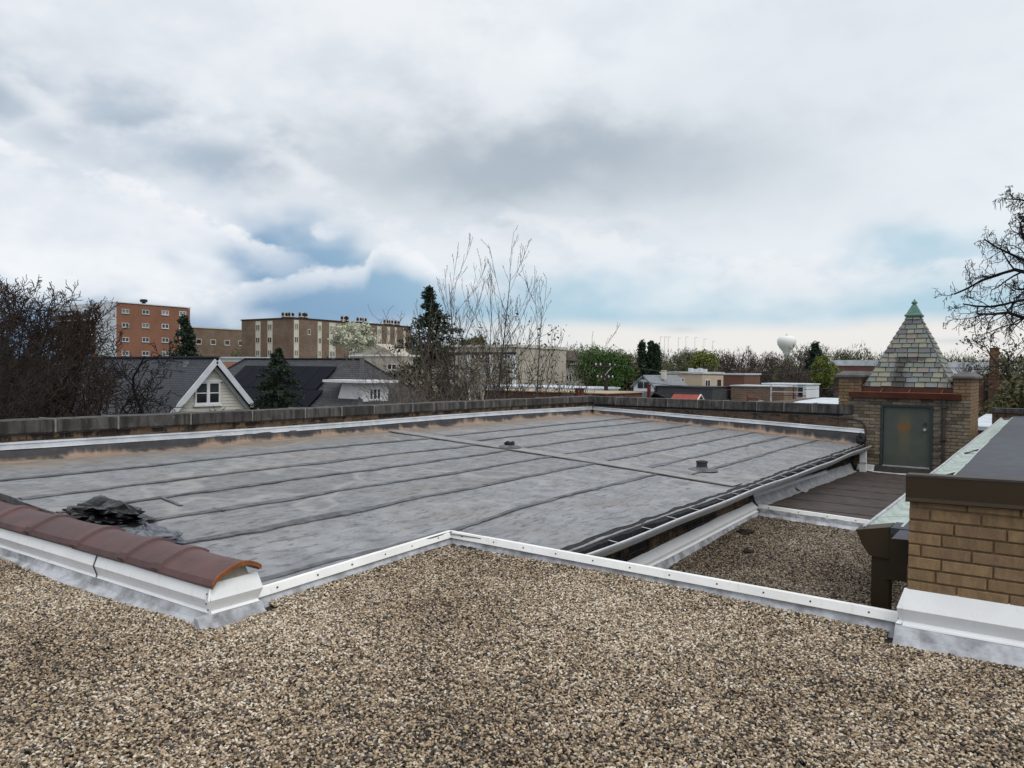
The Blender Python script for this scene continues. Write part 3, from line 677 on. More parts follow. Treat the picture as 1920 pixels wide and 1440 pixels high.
M['tar_brick'] = mat('tarred_brick', (.17, .105, .06), (.10, .065, .04), 9, rough=.85, bump=.4, extra=lambda t, pos, c_: t.mix(t.ss(t.noise(pos, 1.7, 6, .65), .40, .52), c_, (.012, .011, .011)))
tag(mb.build('brick_courses', M['tar_brick'], wall), kind='stuff')
LG = -.455                                      # lower gravel level, mid-way
def lgz(y): return -.53+.13*np.clip((np.asarray(y)-6.5)/4.0, 0, 1.0)
CY = 10.92
S(MB().add([(x, y, float(lgz(y))-.012) for y in (PC[1]-.05, 6.5, 10.5, CY+.02) for x in (-3.46, -.75)], [(2*i, 2*i+1, 2*i+3, 2*i+2) for i in range(3)]).build('lower_gravel_roof', M['gravel_bed']))
pts = scatter(-3.4, -.75, PC[1]+.02, CY+.1, 5200, lambda X, Y: (X > -3.36+.025*np.sin(Y*3)) & (Y < CY-.02-.1*(X+3.36)), LG-.010, .012, 500, 500)
pts[:, 2] += lgz(pts[:, 1])-LG
gravel('gravel_stones', pts, .0075, .0150, M['pebble_low'], 'damp brown gravel on the lower roof below the gutter')
# moss and tar lumps on lower gravel
M['moss'] = mat('black_moss', (.012, .011, .009), (.03, .025, .018), 30, rough=.95, bump=.8)
for i, (x, y, s_) in enumerate(((1432, 966, .09), (1448, 970, .06), (1398, 998, .10), (1403, 1030, .06), (1258, 1066, .10))):
    p = atz(x, y, -.42); bm = bmesh.new(); bmesh.ops.create_icosphere(bm, subdivisions=3, radius=1)
    for v_ in bm.verts: f_ = 1+.5*vnoise(tuple(v_.co*2), i+30); v_.co = Vector((v_.co.x*s_*f_, v_.co.y*s_*f_, v_.co.z*s_*.35*f_))
    me = bpy.data.meshes.new('moss_clump'); bm.to_mesh(me); bm.free()
    tag(link('moss_clump', me, M['moss'], None, (p[0], p[1], float(lgz(p[1]))+.012)), ['black moss clump in the far corner of the lower gravel', 'smaller moss clump just right of the far corner clump', 'dark moss clump near the curb on the lower gravel', 'small dark moss lump nearer the camera on the lower gravel', 'black moss lump where the curb meets the near white edge'][i], 'moss')
curb = thing('flashing_curb', 'white creased metal curb between the gutter wall and the lower gravel', 'curb', (-3.4, 8, -.4))
cz_ = lambda y: .075*(y-8.6)/4.0
cb = lambda a, t, z, i: (a+.004*math.sin(t*1.7), t, z+cz_(t))
CYc = 10.88
for s0, s1, dz in ((PC[1]+.02, 7.62, 0), (7.6, CYc, .003)):
    MB().loft([(-3.462, -.262+dz), (-3.372+dz, -.335+dz), (-3.388+dz, -.378), (-3.362+dz, -.388), (-3.366, -.396), (-3.41, -.385), (-3.41, -.345), (-3.462, -.280)], 'Y', np.linspace(s0, s1, 12), cb).build('curb_metal', M['white_metal'], curb)
MB().loft([(-3.40, -.385), (-3.365, -.40), (-3.335, -.48), (-3.31, -.52), (-3.46, -.52)], 'Y', np.linspace(PC[1]+.02, CYc, 24), lambda a, t, z, i: (cb(a, t, z, i)[0]+.015*vnoise((t*4, i, 0), 40), t, z+cz_(t))).build('curb_skirt', M['pale_flash'], curb)
trim('edge_trim', 'far white screwed edge between lower gravel and brown roof', (-3.38, CY), (-1.10, CY-.42), (-.18, -.984), -.255, 6, (.8,), -.385, face=.055)
fl = MB().loft([(CY-.03, -.30), (CY-.05, -.36), (CY-.11, -.405), (CY+.01, -.405), (CY+.01, -.30)], 'X', np.linspace(-3.34, -1.1, 24), lambda a, t, z, i: (a-.185*(t+3.34)+.02*vnoise((t*6, i, 0), 41), t, z+.006*vnoise((t*9, i, 0), 42)))
tag(fl.build('coated_flashing', M['pale_flash']), 'pale coated flashing skirt below the far white edge', 'flashing')
# brown lower roof
BZ = -.455
def bzf(y): return -.30-.155*(y-CY)/(17.6-CY)
br = thing('brown_roof', 'dark brown lower roof of lapped cap sheets in front of the door', 'roof', (-2.2, 14, BZ)); S(br)
by = [CY+.02, 11.2, 12.1, 13.0, 13.9, 14.8, 15.7, 16.6, 17.66]
for i in range(len(by)-1):
    y0, y1 = by[i], by[i+1]+.06; vs = []; nx = 16
    for j, (y, zz) in enumerate(((y0, .016), (y0+.01, .018), (y1, .006))):
        for a in range(nx):
            x = -3.45+(2.7)*a/(nx-1); yy = y+(.02*vnoise((x*2, i, 0), 43) if j < 2 else 0)-(.185*(x+3.38) if i == 0 and j < 2 else 0)
            vs.append((x, yy, bzf(yy)+(zz if j else .002)+.008*vnoise((x*1.5, yy*1.5, 0), 44)))
    fs = [(j*nx+a, j*nx+a+1, (j+1)*nx+a+1, (j+1)*nx+a) for j in range(2) for a in range(nx-1)]
    MB().add(vs, fs).build('membrane_sheet', M['brown_roof'], br)
# silver flashing up the gutter wall beyond the curb
sf = thing('silver_flashing', 'buckled silver metal flashing draped between gutter wall and brown roof', 'flashing', (-3.3, 14, BZ))
def drape(y0, y1, seed):
    ys_ = np.linspace(y0, y1, 40); pr = [(-3.456, .17), (-3.445, .13), (-3.432, .085), (-3.415, .05), (-3.38, .03), (-3.31, .020)]
    pr = pr+[(a-.008, z-.006) for a, z in pr[::-1]]
    def fb(a, t, z, i):
        k = i if i < 6 else 11-i
        ends = math.exp(-((t-y0)/.22)**2)*.05*(k > 2)*(seed > 1)
        return (a+.010*k/5*math.sin(t*13+k)*abs(math.sin(t*2.3+seed))+.025*max(-.3, vnoise((t*1.5, k*.3, seed), 45))*k/5+ends, t, bzf(t)+z*(1 if k > 3 else .95+.1*seed/2))
    return MB().loft(pr, 'Y', ys_, fb)
drape(CY+.02, 13.05, 1).build('metal_sheet', M['silver'], sf)
drape(13.0, 17.36, 2).build('metal_sheet', M['silver'], sf)
MB().loft([(-3.459, .20), (-3.436, .19), (-3.432, .145), (-3.459, .155)], 'Y', np.linspace(CY+.0, 15.2, 20), lambda a, t, z, i: (a, t, bzf(t)+z+.004*math.sin(t*2))).build('top_bar', M['white_metal'], sf)
# ------------------------------------------------------------------ parapets with stone coping
PX, PY = -9.80, 17.66                # front faces of the copings
CT, CB, CBA = .945, .745, .790        # coping top / underside (back wall, left wall)
def coping_mesh(L, dep, seed, hh=None):
    """block: length along local x, depth along local y (front at 0), slight wear"""
    bm = bmesh.new(); bmesh.ops.create_cube(bm, size=1)
    for v_ in bm.verts: v_.co = Vector((v_.co.x*L, (v_.co.y+.5)*dep, (v_.co.z+.5)*(hh or CT-CB)))
    bmesh.ops.bevel(bm, geom=list(bm.edges), offset=.012, segments=2, affect='EDGES')
    bmesh.ops.subdivide_edges(bm, edges=[e for e in bm.edges if abs(e.verts[0].co.x-e.verts[1].co.x) > L*.5], cuts=8)
    for v_ in bm.verts:
        v_.co += Vector((0, .006*vnoise((v_.co.x*4, v_.co.y*9, v_.co.z*9), seed), .005*vnoise((v_.co.x*3, v_.co.y*7, v_.co.z*5), seed+3)+(.010 if v_.co.z > .1 else 0)*(.5-abs(v_.co.y-dep/2)/dep)))
    me = bpy.data.meshes.new('coping_stone'); bm.to_mesh(me); bm.free(); return me
pa = thing('parapet_wall', 'long parapet with stained stone coping along the left side of the roof', 'parapet', (-9.9, 10, .4))
pb = thing('parapet_wall', 'brick parapet with dark coping from the far corner to the tower', 'parapet', (-6.5, 17.8, .4))
jA = [atx(x, y, PX)[1] for x, y in ((104, 785), (222, 780), (358, 774), (474, 769), (573, 765), (641, 762), (702, 760), (774, 757), (814, 756), (873, 754), (908, 753), (957, 751), (987, 750), (1031, 749), (1065, 748))]
jA = [-.2, 1.2, 2.4]+jA+[PY+.02]
for i in range(len(jA)-1):
    a, b = jA[i]+.008, jA[i+1]-.008
    if i == len(jA)-2: b = PY+.40
    o = link('coping_stone', coping_mesh(b-a, .42, i, CT-CBA), M['coping'], pa, (PX, (a+b)/2, CBA+random.uniform(-.004, .004)), (0, 0, math.pi/2))
    if i < len(jA)-2: MB().box(PX-.41, PX-.003+random.uniform(0, .012), b-.002, b+.018, CBA+.004, CT+.012).build('joint', M['joint'], pa)
jB = [PX+.01]+[aty(x, y, PY)[0] for x, y in ((1155, 748), (1196, 749), (1252, 752), (1308, 754), (1356, 756), (1419, 758), (1470, 761), (1523, 763))]+[-3.48]
for i in range(len(jB)-1):
    a, b = jB[i]+.006, jB[i+1]-.006
    link('coping_stone', coping_mesh(b-a, .42, i+40), M['coping'], pb, ((a+b)/2, PY, CB-.008+random.uniform(-.004, .004)))
    if i < len(jB)-2: MB().box(b-.002, b+.014, PY-.004+random.uniform(-.01, .002), PY+.41, CB-.002, CT+.004).build('joint', M['joint'], pb)
# cores and brick courses
MB().box(PX-.36, PX-.07, -.2, PY+.36, -1, CBA-.002).build('wall_core', M['mortar_tower'], pa)
MB().box(PX-.069, -3.82, PY+.07, PY+.36, -1, CB-.012).build('wall_core', M['mortar_tower'], pb)
M['brick_par'] = mat('soot_stained_brick', (.21, .135, .085), (.13, .085, .055), 5, rough=.92, bump=.5, bscale=50, extra=lambda t, pos, c_: t.mix(t.m('MULTIPLY', t.ss(t.noise(pos, 4.5, 5, .65), .46, .56), .9), c_, (.018, .015, .014)))
mb = MB()
for a, b, z0, z1 in brick_field('', .5, PY, .57, CBA-.006, None, None, None): mb.box(PX-.08, PX-.055+random.uniform(-.012, .006), a, b, z0, z1)
tag(mb.build('brick_courses', M['brick_par'], pa), kind='stuff')
M['brick_par2'] = mat('brown_parapet_brick', (.135, .085, .055), (.085, .055, .038), 11, rough=.92, bump=.5, bscale=50, extra=lambda t, pos, c_: t.mix(t.m('MULTIPLY', t.ss(t.noise(pos, 6, 4, .6), .5, .6), .8), c_, (.022, .018, .016)))
mb = MB()
for a, b, z0, z1 in brick_field('', PX+.06, -3.56, .335, CB-.02, None, None, None): mb.box(a, b, PY+.055+random.uniform(-.006, .01), PY+.08, z0, z1)
tag(mb.build('brick_courses', M['brick_par2'], pb), kind='stuff')
# dark ragged line right under the coping of the back wall
MB().loft([(PY+.048, CB-.012), (PY+.046, CB-.045), (PY+.06, CB-.05), (PY+.06, CB-.012)], 'X', np.linspace(PX+.05, -3.7, 40), lambda a, t, z, i: (a, t, z+(.012*vnoise((t*4, 0, 0), 50) if i in (1, 2) else 0))).build('dark_line', M['tar'], pb)
# counterflashing (ribbed) and tarred upstands
rib = [(0, .085), (.012, .083), (.022, .062), (.016, .052), (.026, .040), (.030, .012), (.036, 0), (.024, -.002), (.012, .03), (0, .05)]
fzA = lambda y: .612+.012*math.sin(y*.6)
MB().loft([(PX-.055+a*1.6, z) for a, z in rib], 'Y', np.linspace(.5, PY+.05, 60), lambda a, t, z, i: (a, t, z+fzA(t)+.004*vnoise((t*2.5, i, 0), 51))).build('counterflashing', M['galv'], pa)
fzB = lambda x: .585+(-9.5-x)*.0375
MB().loft([(PY+.055-a*1.6, z) for a, z in rib], 'X', np.linspace(PX+.01, -3.24, 50), lambda a, t, z, i: (a, t, z+fzB(t)+.004*vnoise((t*2.5, i, 0), 52))).build('counterflashing', M['galv'], pb)
up = [(PX-.04, .65, 1), (PX+.002, .60, .9), (PX+.01, .53, .6), (PX+.025, .50, .35), (PX+.07, .482, .12), (PX+.16, .474, 0)]
def fa(a, t, z, i):
    k = min(i, 11-i); rz = roof_z(max(a, RX0), t)
    return (a+.010*vnoise((t*3, k, 0), 53)*(k > 0), t, (z if k < 2 else z-.484+rz+.012)+.005*vnoise((t*6, k, 0), 54))
P6 = [(a, z) for a, z, h in up]; H6 = [h for a, z, h in up]
MB().loft(P6+[(a-.02, z-.012) for a, z in P6[::-1]], 'Y', np.linspace(2.6, PY-.02, 120), fa, h=H6+H6[::-1]).build('upstand', M['upstand'], pa, smooth=True)
ub = [(PY+.04, 1.0), (PY-.002, .9), (PY-.01, .6), (PY-.025, .35), (PY-.07, .12), (PY-.16, 0)]
def fb_(a, t, z, i):
    k = min(i, 11-i); rz = roof_z(t, min(a, RY1)); tp = fzB(t)+.03
    zz = rz+.014+(tp-rz-.014)*[1, .75, .32, .15, .05, .0][k] - (.012 if i > 5 else 0)
    return (a+.010*vnoise((t*3, k, 0), 55)*(k > 0), t, zz)
PB = [(a, 0) for a, h in ub]; HB = [h for a, h in ub]
MB().loft(PB+[(a+.02, 0) for a, z in PB[::-1]], 'X', np.linspace(PX+.02, -3.24, 90), fb_, h=HB+HB[::-1]).build('upstand', M['upstand'], pb, smooth=True)
# blackened end of the upstand at the tower
bm = bmesh.new(); bmesh.ops.create_icosphere(bm, subdivisions=3, radius=1)
for v_ in bm.verts: f_ = 1+.4*vnoise(tuple(v_.co*1.8), 60); v_.co = Vector((v_.co.x*.10*f_, v_.co.y*.10*f_, v_.co.z*.13*f_))
me = bpy.data.meshes.new('tar_lump'); bm.to_mesh(me); bm.free(); link('tar_lump', me, M['tar'], pb, (-3.30, PY-.06, .22))

# ------------------------------------------------------------------ pyramid-roofed stair tower
TY = 17.70; TX0, TX1, TXw0, TXw1 = -3.80, -1.33, -3.34, -1.64; TYB = 19.66
tz0, tz1, zcap = -.50, 1.10, 1.535
tow = thing('stair_tower', 'small brick stair tower with slate pyramid roof and green steel door', 'tower', (-2.55, 18.6, -.5))
DX0, DX1, DZ0, DZ1 = -2.905, -2.03, -.315, .93
core = MB()
core.box(TX0+.02, DX0-.03, TY+.02, TYB, tz0, tz1-.0).box(DX1+.03, TX1-.02, TY+.0201, TYB-.001, tz0, tz1-.001).box(DX0-.0301, DX1+.0301, TY+.0202, TYB-.002, DZ1+.03, tz1-.002).box(DX0-.0302, DX1+.0302, TY+.45, TYB-.003, tz0, DZ1+.0301)
core.box(TX0+.021, TXw0-.01, TY+.0203, TYB-.004, tz1-.003, zcap).box(TXw1+.01, TX1-.021, TY+.0204, TYB-.005, tz1-.004, zcap).box(TXw0-.011, TXw1+.011, TYB-.25, TYB-.006, tz1-.0035, zcap-.001)
core.build('wall_core', M['mortar_tower'], tow)
bricks_ = []
sk = lambda u, z, a, b: (DX0-.05 < u < DX1+.05 and z < DZ1+.04)
bricks_ += [(q_, 0) for q_ in brick_field('', -3.60, TX1, tz0+.06, tz1, None, None, None, skip=sk)]
bricks_ += [(q_, 1) for q_ in brick_field('', TX0, TXw0, .86, zcap-.01, None, None, None)]
bricks_ += [(q_, 1) for q_ in brick_field('', TXw1, TX1, tz1, zcap-.01, None, None, None)]
bme = {}
for (a, b, z0, z1), kind in bricks_:
    if kind == 1 and z0 < tz1 and a > -3.62: continue
    # trim bricks round the door
    if z0 < DZ1+.02 and a < DX0-.045 < b: b = DX0-.05
    if z0 < DZ1+.02 and a < DX1+.045 < b: a = DX1+.05
    if b-a < .03: continue
    key = (round(b-a, 3), round(z1-z0, 3), kind)
    if key not in bme:
        me = chamfer_box('brick', b-a, .07, z1-z0, .004, .0012); me.materials.append(M['brick_tower_warm'] if kind else M['brick_tower']); bme[key] = me
    link('brick', bme[key], None, tow, ((a+b)/2, TY+.035+random.uniform(-.004, .004), (z0+z1)/2))
mb = MB()
for a, b, z0, z1 in brick_field('', TY, TYB, tz0+.06, zcap-.01, None, None, None): mb.box(TX1-.06, TX1+random.uniform(-.003, .003), a, b, z0, z1)
tag(mb.build('side_brick_courses', M['brick_tower_warm'], tow), kind='stuff')
mb = MB()
for a, b, z0, z1 in brick_field('', TY+.08, TYB, .86, zcap-.01, None, None, None): mb.box(TX0+random.uniform(-.003, .003), TX0+.06, a, b, z0, z1)
tag(mb.build('side_brick_courses', M['brick_tower_warm'], tow), kind='stuff')
# stone caps with sloped tops
for xa, xb in ((TX0-.07, TXw0+.03), (TXw1-.03, TX1+.07)):
    ya, yb = TY-.07, TYB+.05; xm0, xm1 = xa+.14, xb-.14; h = .13
    MB().add([(xa, ya, zcap), (xb, ya, zcap), (xb, yb, zcap), (xa, yb, zcap), (xa, ya, zcap+.04), (xb, ya, zcap+.04), (xb, yb, zcap+.04), (xa, yb, zcap+.04), (xm0, ya+.16, zcap+h), (xm1, ya+.16, zcap+h), (xm1, yb-.16, zcap+h), (xm0, yb-.16, zcap+h)],
             [(0, 3, 2, 1), (0, 1, 5, 4), (1, 2, 6, 5), (2, 3, 7, 6), (3, 0, 4, 7), (4, 5, 9, 8), (5, 6, 10, 9), (6, 7, 11, 10), (7, 4, 8, 11), (8, 9, 10, 11)]).build('cap_stone', M['stone_cap'], tow)
# copper lining and front trough
MB().box(TXw0-.002, TXw0+.012, TY+.03, TYB-.26, tz1+.10, zcap-.002).box(TXw1-.012, TXw1+.002, TY+.03, TYB-.26, tz1+.10, zcap-.0025).box(TXw0+.012, TXw1-.012, TYB-.27, TYB-.252, tz1+.1, zcap-.003).build('copper_lining', M['copper'], tow)
MB().loft([(TY-.10, tz1+.005), (TY-.13, tz1+.12), (TY-.115, tz1+.12), (TY-.085, tz1+.02), (TY+.5, tz1+.02), (TY+.5, tz1+.003)], 'X', [TXw0-.22, TXw1+.16]).build('copper_gutter', M['copper'], tow)
MB().tube([(TXw0-.22, TY-.125, tz1+.125), (TXw1+.16, TY-.125, tz1+.125)], .010, 8).build('gutter_bead', M['copper_edge'], tow)
MB().box(TXw0+.0125, TXw1-.0125, TY+.06, TY+.075, tz1+.021, tz1+.25).build('copper_apron', M['copper'], tow)
for x in (-3.42, -2.95, -2.43, -1.84): MB().bar((x, TY-.125, tz1+.13), (x+.03, TY+.055, tz1+.21), .018, .006).build('gutter_strap', M['copper_edge'], tow)
# pyramid roof
ecx, ecy = -2.485, 18.62; ehx, ehy = .815, .86; ez = 1.335; az_ = 3.08
rf = MB().add([(ecx-ehx, ecy-ehy, ez), (ecx+ehx, ecy-ehy, ez), (ecx+ehx, ecy+ehy, ez), (ecx-ehx, ecy+ehy, ez), (ecx, ecy, az_)], [(0, 1, 4), (1, 2, 4), (2, 3, 4), (3, 0, 4), (3, 2, 1, 0)]).build('slate_roof', M['tar'], tow)
def slate_mat():
    m_ = bpy.data.materials.new('roof_slate'); m_.use_nodes = True; t = NT(m_.node_tree); b = m_.node_tree.nodes['Principled BSDF']
    r_ = t.n('ShaderNodeObjectInfo').outputs['Random']; pos = t.n('ShaderNodeNewGeometry').outputs['Position']
    c_ = t.ramp(r_, [(0, (0.082, 0.082, 0.094)), (.12, (0.156, 0.168, 0.140)), (.26, (0.199, 0.199, 0.152)), (.40, (0.133, 0.156, 0.144)), (.54, (0.226, 0.218, 0.168)), (.66, (0.195, 0.168, 0.148)), (.78, (0.172, 0.187, 0.183)), (.9, (0.109, 0.109, 0.121))], 'CONSTANT')
    c_ = t.mix(t.m('MULTIPLY', t.ss(t.noise(pos, 9, 5, .65), .45, .75), .5), c_, (.12, .12, .095))
    sp = t.n('ShaderNodeSeparateXYZ'); t.put(sp.inputs[0], pos)
    # soot and tar streak with a shape of its own, below mid-height
    dx = t.m('ABSOLUTE', t.m('SUBTRACT', sp.outputs[0], t.m('ADD', -2.64, t.m('MULTIPLY', t.m('SUBTRACT', t.noise(pos, 7, 4, .6), .5), .35))))
    st_ = t.m('MULTIPLY', t.ss(dx, .16, .03), t.m('MULTIPLY', t.ss(sp.outputs[2], 2.02, 1.90), t.ss(sp.outputs[1], 19.0, 18.6)))
    d2 = t.m('ABSOLUTE', t.m('SUBTRACT', sp.outputs[2], t.m('ADD', 1.92, t.m('MULTIPLY', t.m('SUBTRACT', t.noise(pos, 9, 4, .6), .5), .22))))
    ln = t.m('MULTIPLY', t.ss(d2, .055, .015), t.m('MULTIPLY', t.ss(sp.outputs[0], -2.78, -2.66), t.ss(sp.outputs[0], -2.12, -2.24)))
    c_ = t.mix(t.m('MULTIPLY', t.m('MAXIMUM', st_, ln), .85), c_, (.022, .018, .014))
    t.put(b.inputs['Base Color'], c_); b.inputs['Roughness'].default_value = .62
    bn = t.n('ShaderNodeBump'); bn.inputs['Strength'].default_value = .4; bn.inputs['Distance'].default_value = .01
    t.put(bn.inputs['Height'], t.noise(pos, 45, 5, .6)); t.put(b.inputs['Normal'], bn.outputs[0])
    return m_
M['slate'] = slate_mat()
corn = [np.array(p) for p in ((ecx-ehx, ecy-ehy, ez), (ecx+ehx, ecy-ehy, ez), (ecx+ehx, ecy+ehy, ez), (ecx-ehx, ecy+ehy, ez))]; apex = np.array((ecx, ecy, az_))
NR = 15
backm = MB()
for fidx in range(4):
    A_, B_ = corn[fidx], corn[(fidx+1) % 4]; n_ = np.cross(B_-A_, apex-A_); n_ /= np.linalg.norm(n_)
    ue = (B_-A_)/np.linalg.norm(B_-A_)
    for r in range(NR):
        t0, t1 = r/NR*.88, (r+1.25)/NR*.88
        w0_ = np.linalg.norm(B_-A_)*(1-t0); cen0 = (A_+B_)/2*(1-t0)+apex*t0; cen1 = (A_+B_)/2*(1-t1)+apex*t1; w1_ = np.linalg.norm(B_-A_)*(1-t1)
        u = -w0_/2+(0 if r % 2 else -.07)
        while u < w0_/2-.005:
            L = random.uniform(.13, .24); a, b = max(u, -w0_/2), min(u+L, w0_/2)
            if w0_/2-b < .06: b = w0_/2
            u = b if b > u else w0_/2
            if b-a < .03: continue
            g = .0065; a2, b2 = a+g, b-g
            ta, tb_ = max(a2, -w1_/2), min(b2, w1_/2)
            if tb_-ta < .008: ta, tb_ = (min(max(a2, -w1_/2), w1_/2-.01), ) * 1 + (min(max(a2, -w1_/2), w1_/2-.01)+.01,)
            lo = .030+random.uniform(-.004, .006); hi = .006; th = .013; dj = random.uniform(-.010, .006)
            dn = (cen0-cen1)/np.linalg.norm(cen0-cen1)*dj
            top = [cen0+dn+ue*a2+n_*lo, cen0+dn+ue*b2+n_*lo, cen1+ue*tb_+n_*hi, cen1+ue*ta+n_*hi]
            bot = [p-n_*th for p in top]
            if fidx in (0, 1):
                MB().add(top+bot, [(0, 1, 2, 3), (7, 6, 5, 4), (0, 4, 5, 1), (1, 5, 6, 2), (2, 6, 7, 3), (3, 7, 4, 0)]).build('slate', M['slate'], rf, fixn=False)
            else:
                backm.add(top+bot, [(0, 1, 2, 3), (7, 6, 5, 4), (0, 4, 5, 1), (1, 5, 6, 2), (2, 6, 7, 3), (3, 7, 4, 0)])
tag(backm.build('rear_slates', M['slate'], rf), kind='stuff')
# copper apex
zc = ez+(az_-ez)*.865; hw = ehx*.145
cp = MB()
def sq(h_, z): return [(ecx-h_, ecy-h_, z), (ecx+h_, ecy-h_, z), (ecx+h_, ecy+h_, z), (ecx-h_, ecy+h_, z)]
rings = [sq(hw+.012, zc-.02), sq(hw+.045, zc+.0), sq(hw+.052, zc+.035), sq(hw+.02, zc+.06), sq(.045, zc+.25), sq(.03, zc+.27)]
vs = [p for r_ in rings for p in r_]; fs = [(i*4+j, i*4+(j+1) % 4, i*4+4+(j+1) % 4, i*4+4+j) for i in range(len(rings)-1) for j in range(4)]+[(3, 2, 1, 0), tuple(range(20, 24))]
cp.add(vs, fs).build('copper_apex', M['verd_dark'], tow)
MB().lathe((ecx, ecy, zc+.255), [(.03, 0), (.034, .02), (.058, .03), (.062, .05), (.05, .07), (.024, .085), (.012, .115), (.002, .13)], 12).build('finial', M['verd_dark'], tow)
# door set in its frame
M['door'] = mat('green_grey_steel_door', (.080, .094, .078), (.064, .076, .064), 3, rough=.55, spec=.35)
def rust(m_):
    t = NT(m_.node_tree); b = m_.node_tree.nodes['Principled BSDF']; base = b.inputs['Base Color'].links[0].from_socket
    pos = t.n('ShaderNodeNewGeometry').outputs['Position']; sp = t.n('ShaderNodeSeparateXYZ'); t.put(sp.inputs[0], pos)
    n_ = t.noise(pos, 9, 6, .65); n2 = t.noise(pos, 30, 4, .6)
    dx = t.m('SUBTRACT', sp.outputs[0], -2.50); dz = t.m('SUBTRACT', sp.outputs[2], .50)
    e = t.m('ADD', t.m('POWER', t.m('DIVIDE', dx, .11), 2), t.m('POWER', t.m('DIVIDE', t.m('ADD', dz, .02), .11), 2))
    core_ = t.ss(t.m('ADD', e, t.m('MULTIPLY', t.m('SUBTRACT', n_, .5), 9)), 1.1, .3)
    run = t.m('MULTIPLY', t.ss(t.m('ABSOLUTE', t.m('ADD', dx, .0)), .17, .02), t.m('MULTIPLY', t.ss(sp.outputs[2], -.22, .35), t.ss(sp.outputs[2], .9, .62)))
    c_ = t.mix(t.m('MULTIPLY', run, .55), base, (.145, .115, .05))
    c_ = t.mix(t.m('MULTIPLY', core_, .85), c_, t.mix(n2, (.10, .035, .010), (.30, .14, .035)))
    t.put(b.inputs['Base Color'], c_)
rust(M['door'])
M['frame'] = mat('dark_green_frame', (.038, .05, .048), (.03, .04, .038), 3, rough=.5)
fr = MB().box(DX0-.045, DX0, TY-.012, TY+.12, DZ0, DZ1).box(DX1, DX1+.045, TY-.012, TY+.12, DZ0, DZ1).box(DX0-.045, DX1+.045, TY-.0125, TY+.12, DZ1+.0005, DZ1+.045)
fr.build('door_frame', M['frame'], tow)
door = MB().box(DX0+.006, DX1-.006, TY+.035, TY+.08, DZ0+.035, DZ1-.006).build('door', M['door'], tow)
kx = DX1-.10
MB().tube([(kx, TY+.036, .60), (kx, TY+.0, .60)], .030, 12).build('deadbolt', M['pipe'], door)
MB().tube([(kx, TY+.036, .475), (kx, TY+.020, .475), (kx, TY-.015, .475), (kx, TY-.03, .475)], [.030, .018, .030, .018], 12).build('knob', M['galv'], door)
for z in (-.15, .3, .75): MB().tube([(DX0+.004, TY+.026, z-.05), (DX0+.004, TY+.026, z+.05)], .010, 8).build('hinge', M['frame'], door)
MB().box(DX0+.002, DX1-.002, TY-.01, TY+.10, DZ0+.001, DZ0+.026).build('threshold', M['galv'], tow)
MB().box(DX0-.13, DX1+.09, TY-.10, TY+.30, DZ0-.125, DZ0-.001).build('sill', M['sill'], tow)
# rainwater pipe on the tower front, conduit at left
MB().tube([(-1.79, TY-.05, tz1+.01), (-1.79, TY-.05, .28)], .040, 10).build('rain_pipe', M['pipe'], tow)
MB().tube([(-1.79, TY-.05, .29), (-1.79, TY-.05, -.44)], .032, 10).build('rain_pipe', M['pipe'], tow)
for z in (.95, .30): MB().box(-1.85, -1.73, TY-.10, TY+.005, z-.012, z+.012).build('pipe_bracket', M['pipe'], tow)
MB().tube([(-3.95, TY-.04, .66), (-3.5, TY-.03, .64), (-3.32, TY-.025, .60), (-3.25, TY-.02, .50), (-3.24, TY-.02, .30)], .018, 8).build('conduit', M['pipe'], tow)
# silver coated membrane at the tower foot
sfm = MB()
def ff(a, t, z, i): return (a-.05*max(0, vnoise((t*3, i, 0), 61))*(i in (1, 2))-.10*math.exp(-((t+2.5)/.5)**2)*(i in (1, 2)), t, z+.015*vnoise((t*5, i, 0), 62)*(i in (0, 1)))
sfm.loft([(TY-.006, -.30), (TY-.05, -.36), (TY-.16, BZ+.028), (TY-.0, BZ+.01)], 'X', np.linspace(-3.38, DX0-.14, 16), ff)
sfm.loft([(TY-.105, -.43), (TY-.14, BZ+.04), (TY-.24, BZ+.026), (TY-.10, BZ+.01)], 'X', np.linspace(DX0-.139, DX1+.09, 20), ff)
sfm.loft([(TY-.006, -.31), (TY-.05, -.36), (TY-.16, BZ+.028), (TY-.0, BZ+.01)], 'X', np.linspace(DX1+.091, -1.2, 12), ff)
M['foil'] = mat('bright_silver_coating', (.66, .67, .70), (.46, .47, .50), 7, rough=.45, metal=.15, bump=.4, bscale=18)
tag(sfm.build('silver_flashing', M['foil'], smooth=False), 'crumpled bright silver flashing round the foot of the tower', 'flashing')

# ------------------------------------------------------------------ ochre brick block at the right
WX, WY = -.705, 5.20
rb = thing('brick_block', 'low ochre brick block with brown metal fascia at the right edge', 'building', (0, 6, 0))
XR = 1.3
MB().box(WX+.006, XR, WY+.012, WY+.25, 0, .90).build('wall_core', M['mortar_near'], rb)
hc = .0735; L = .262; nb = {}
rowoff = [.0, .17, -.09, .08, .20, -.02, .13, .05]
for r in range(8):
    z = .285+r*hc; u = WX-L+rowoff[r]*.9
    while u < XR:
        a, b = max(u, WX), min(u+L, XR); u += L
        if b-a < .05: continue
        key = (round(b-a, 3), r % 4)
        if key not in nb:
            me = chamfer_box('brick', b-a-.010, .09, hc-.011, .0035, .0010); me.materials.append(M['brick_near']); nb[key] = me
        link('brick', nb[key], None, rb, ((a+b)/2, WY+.045+random.uniform(-.0025, .0025), z+hc/2))
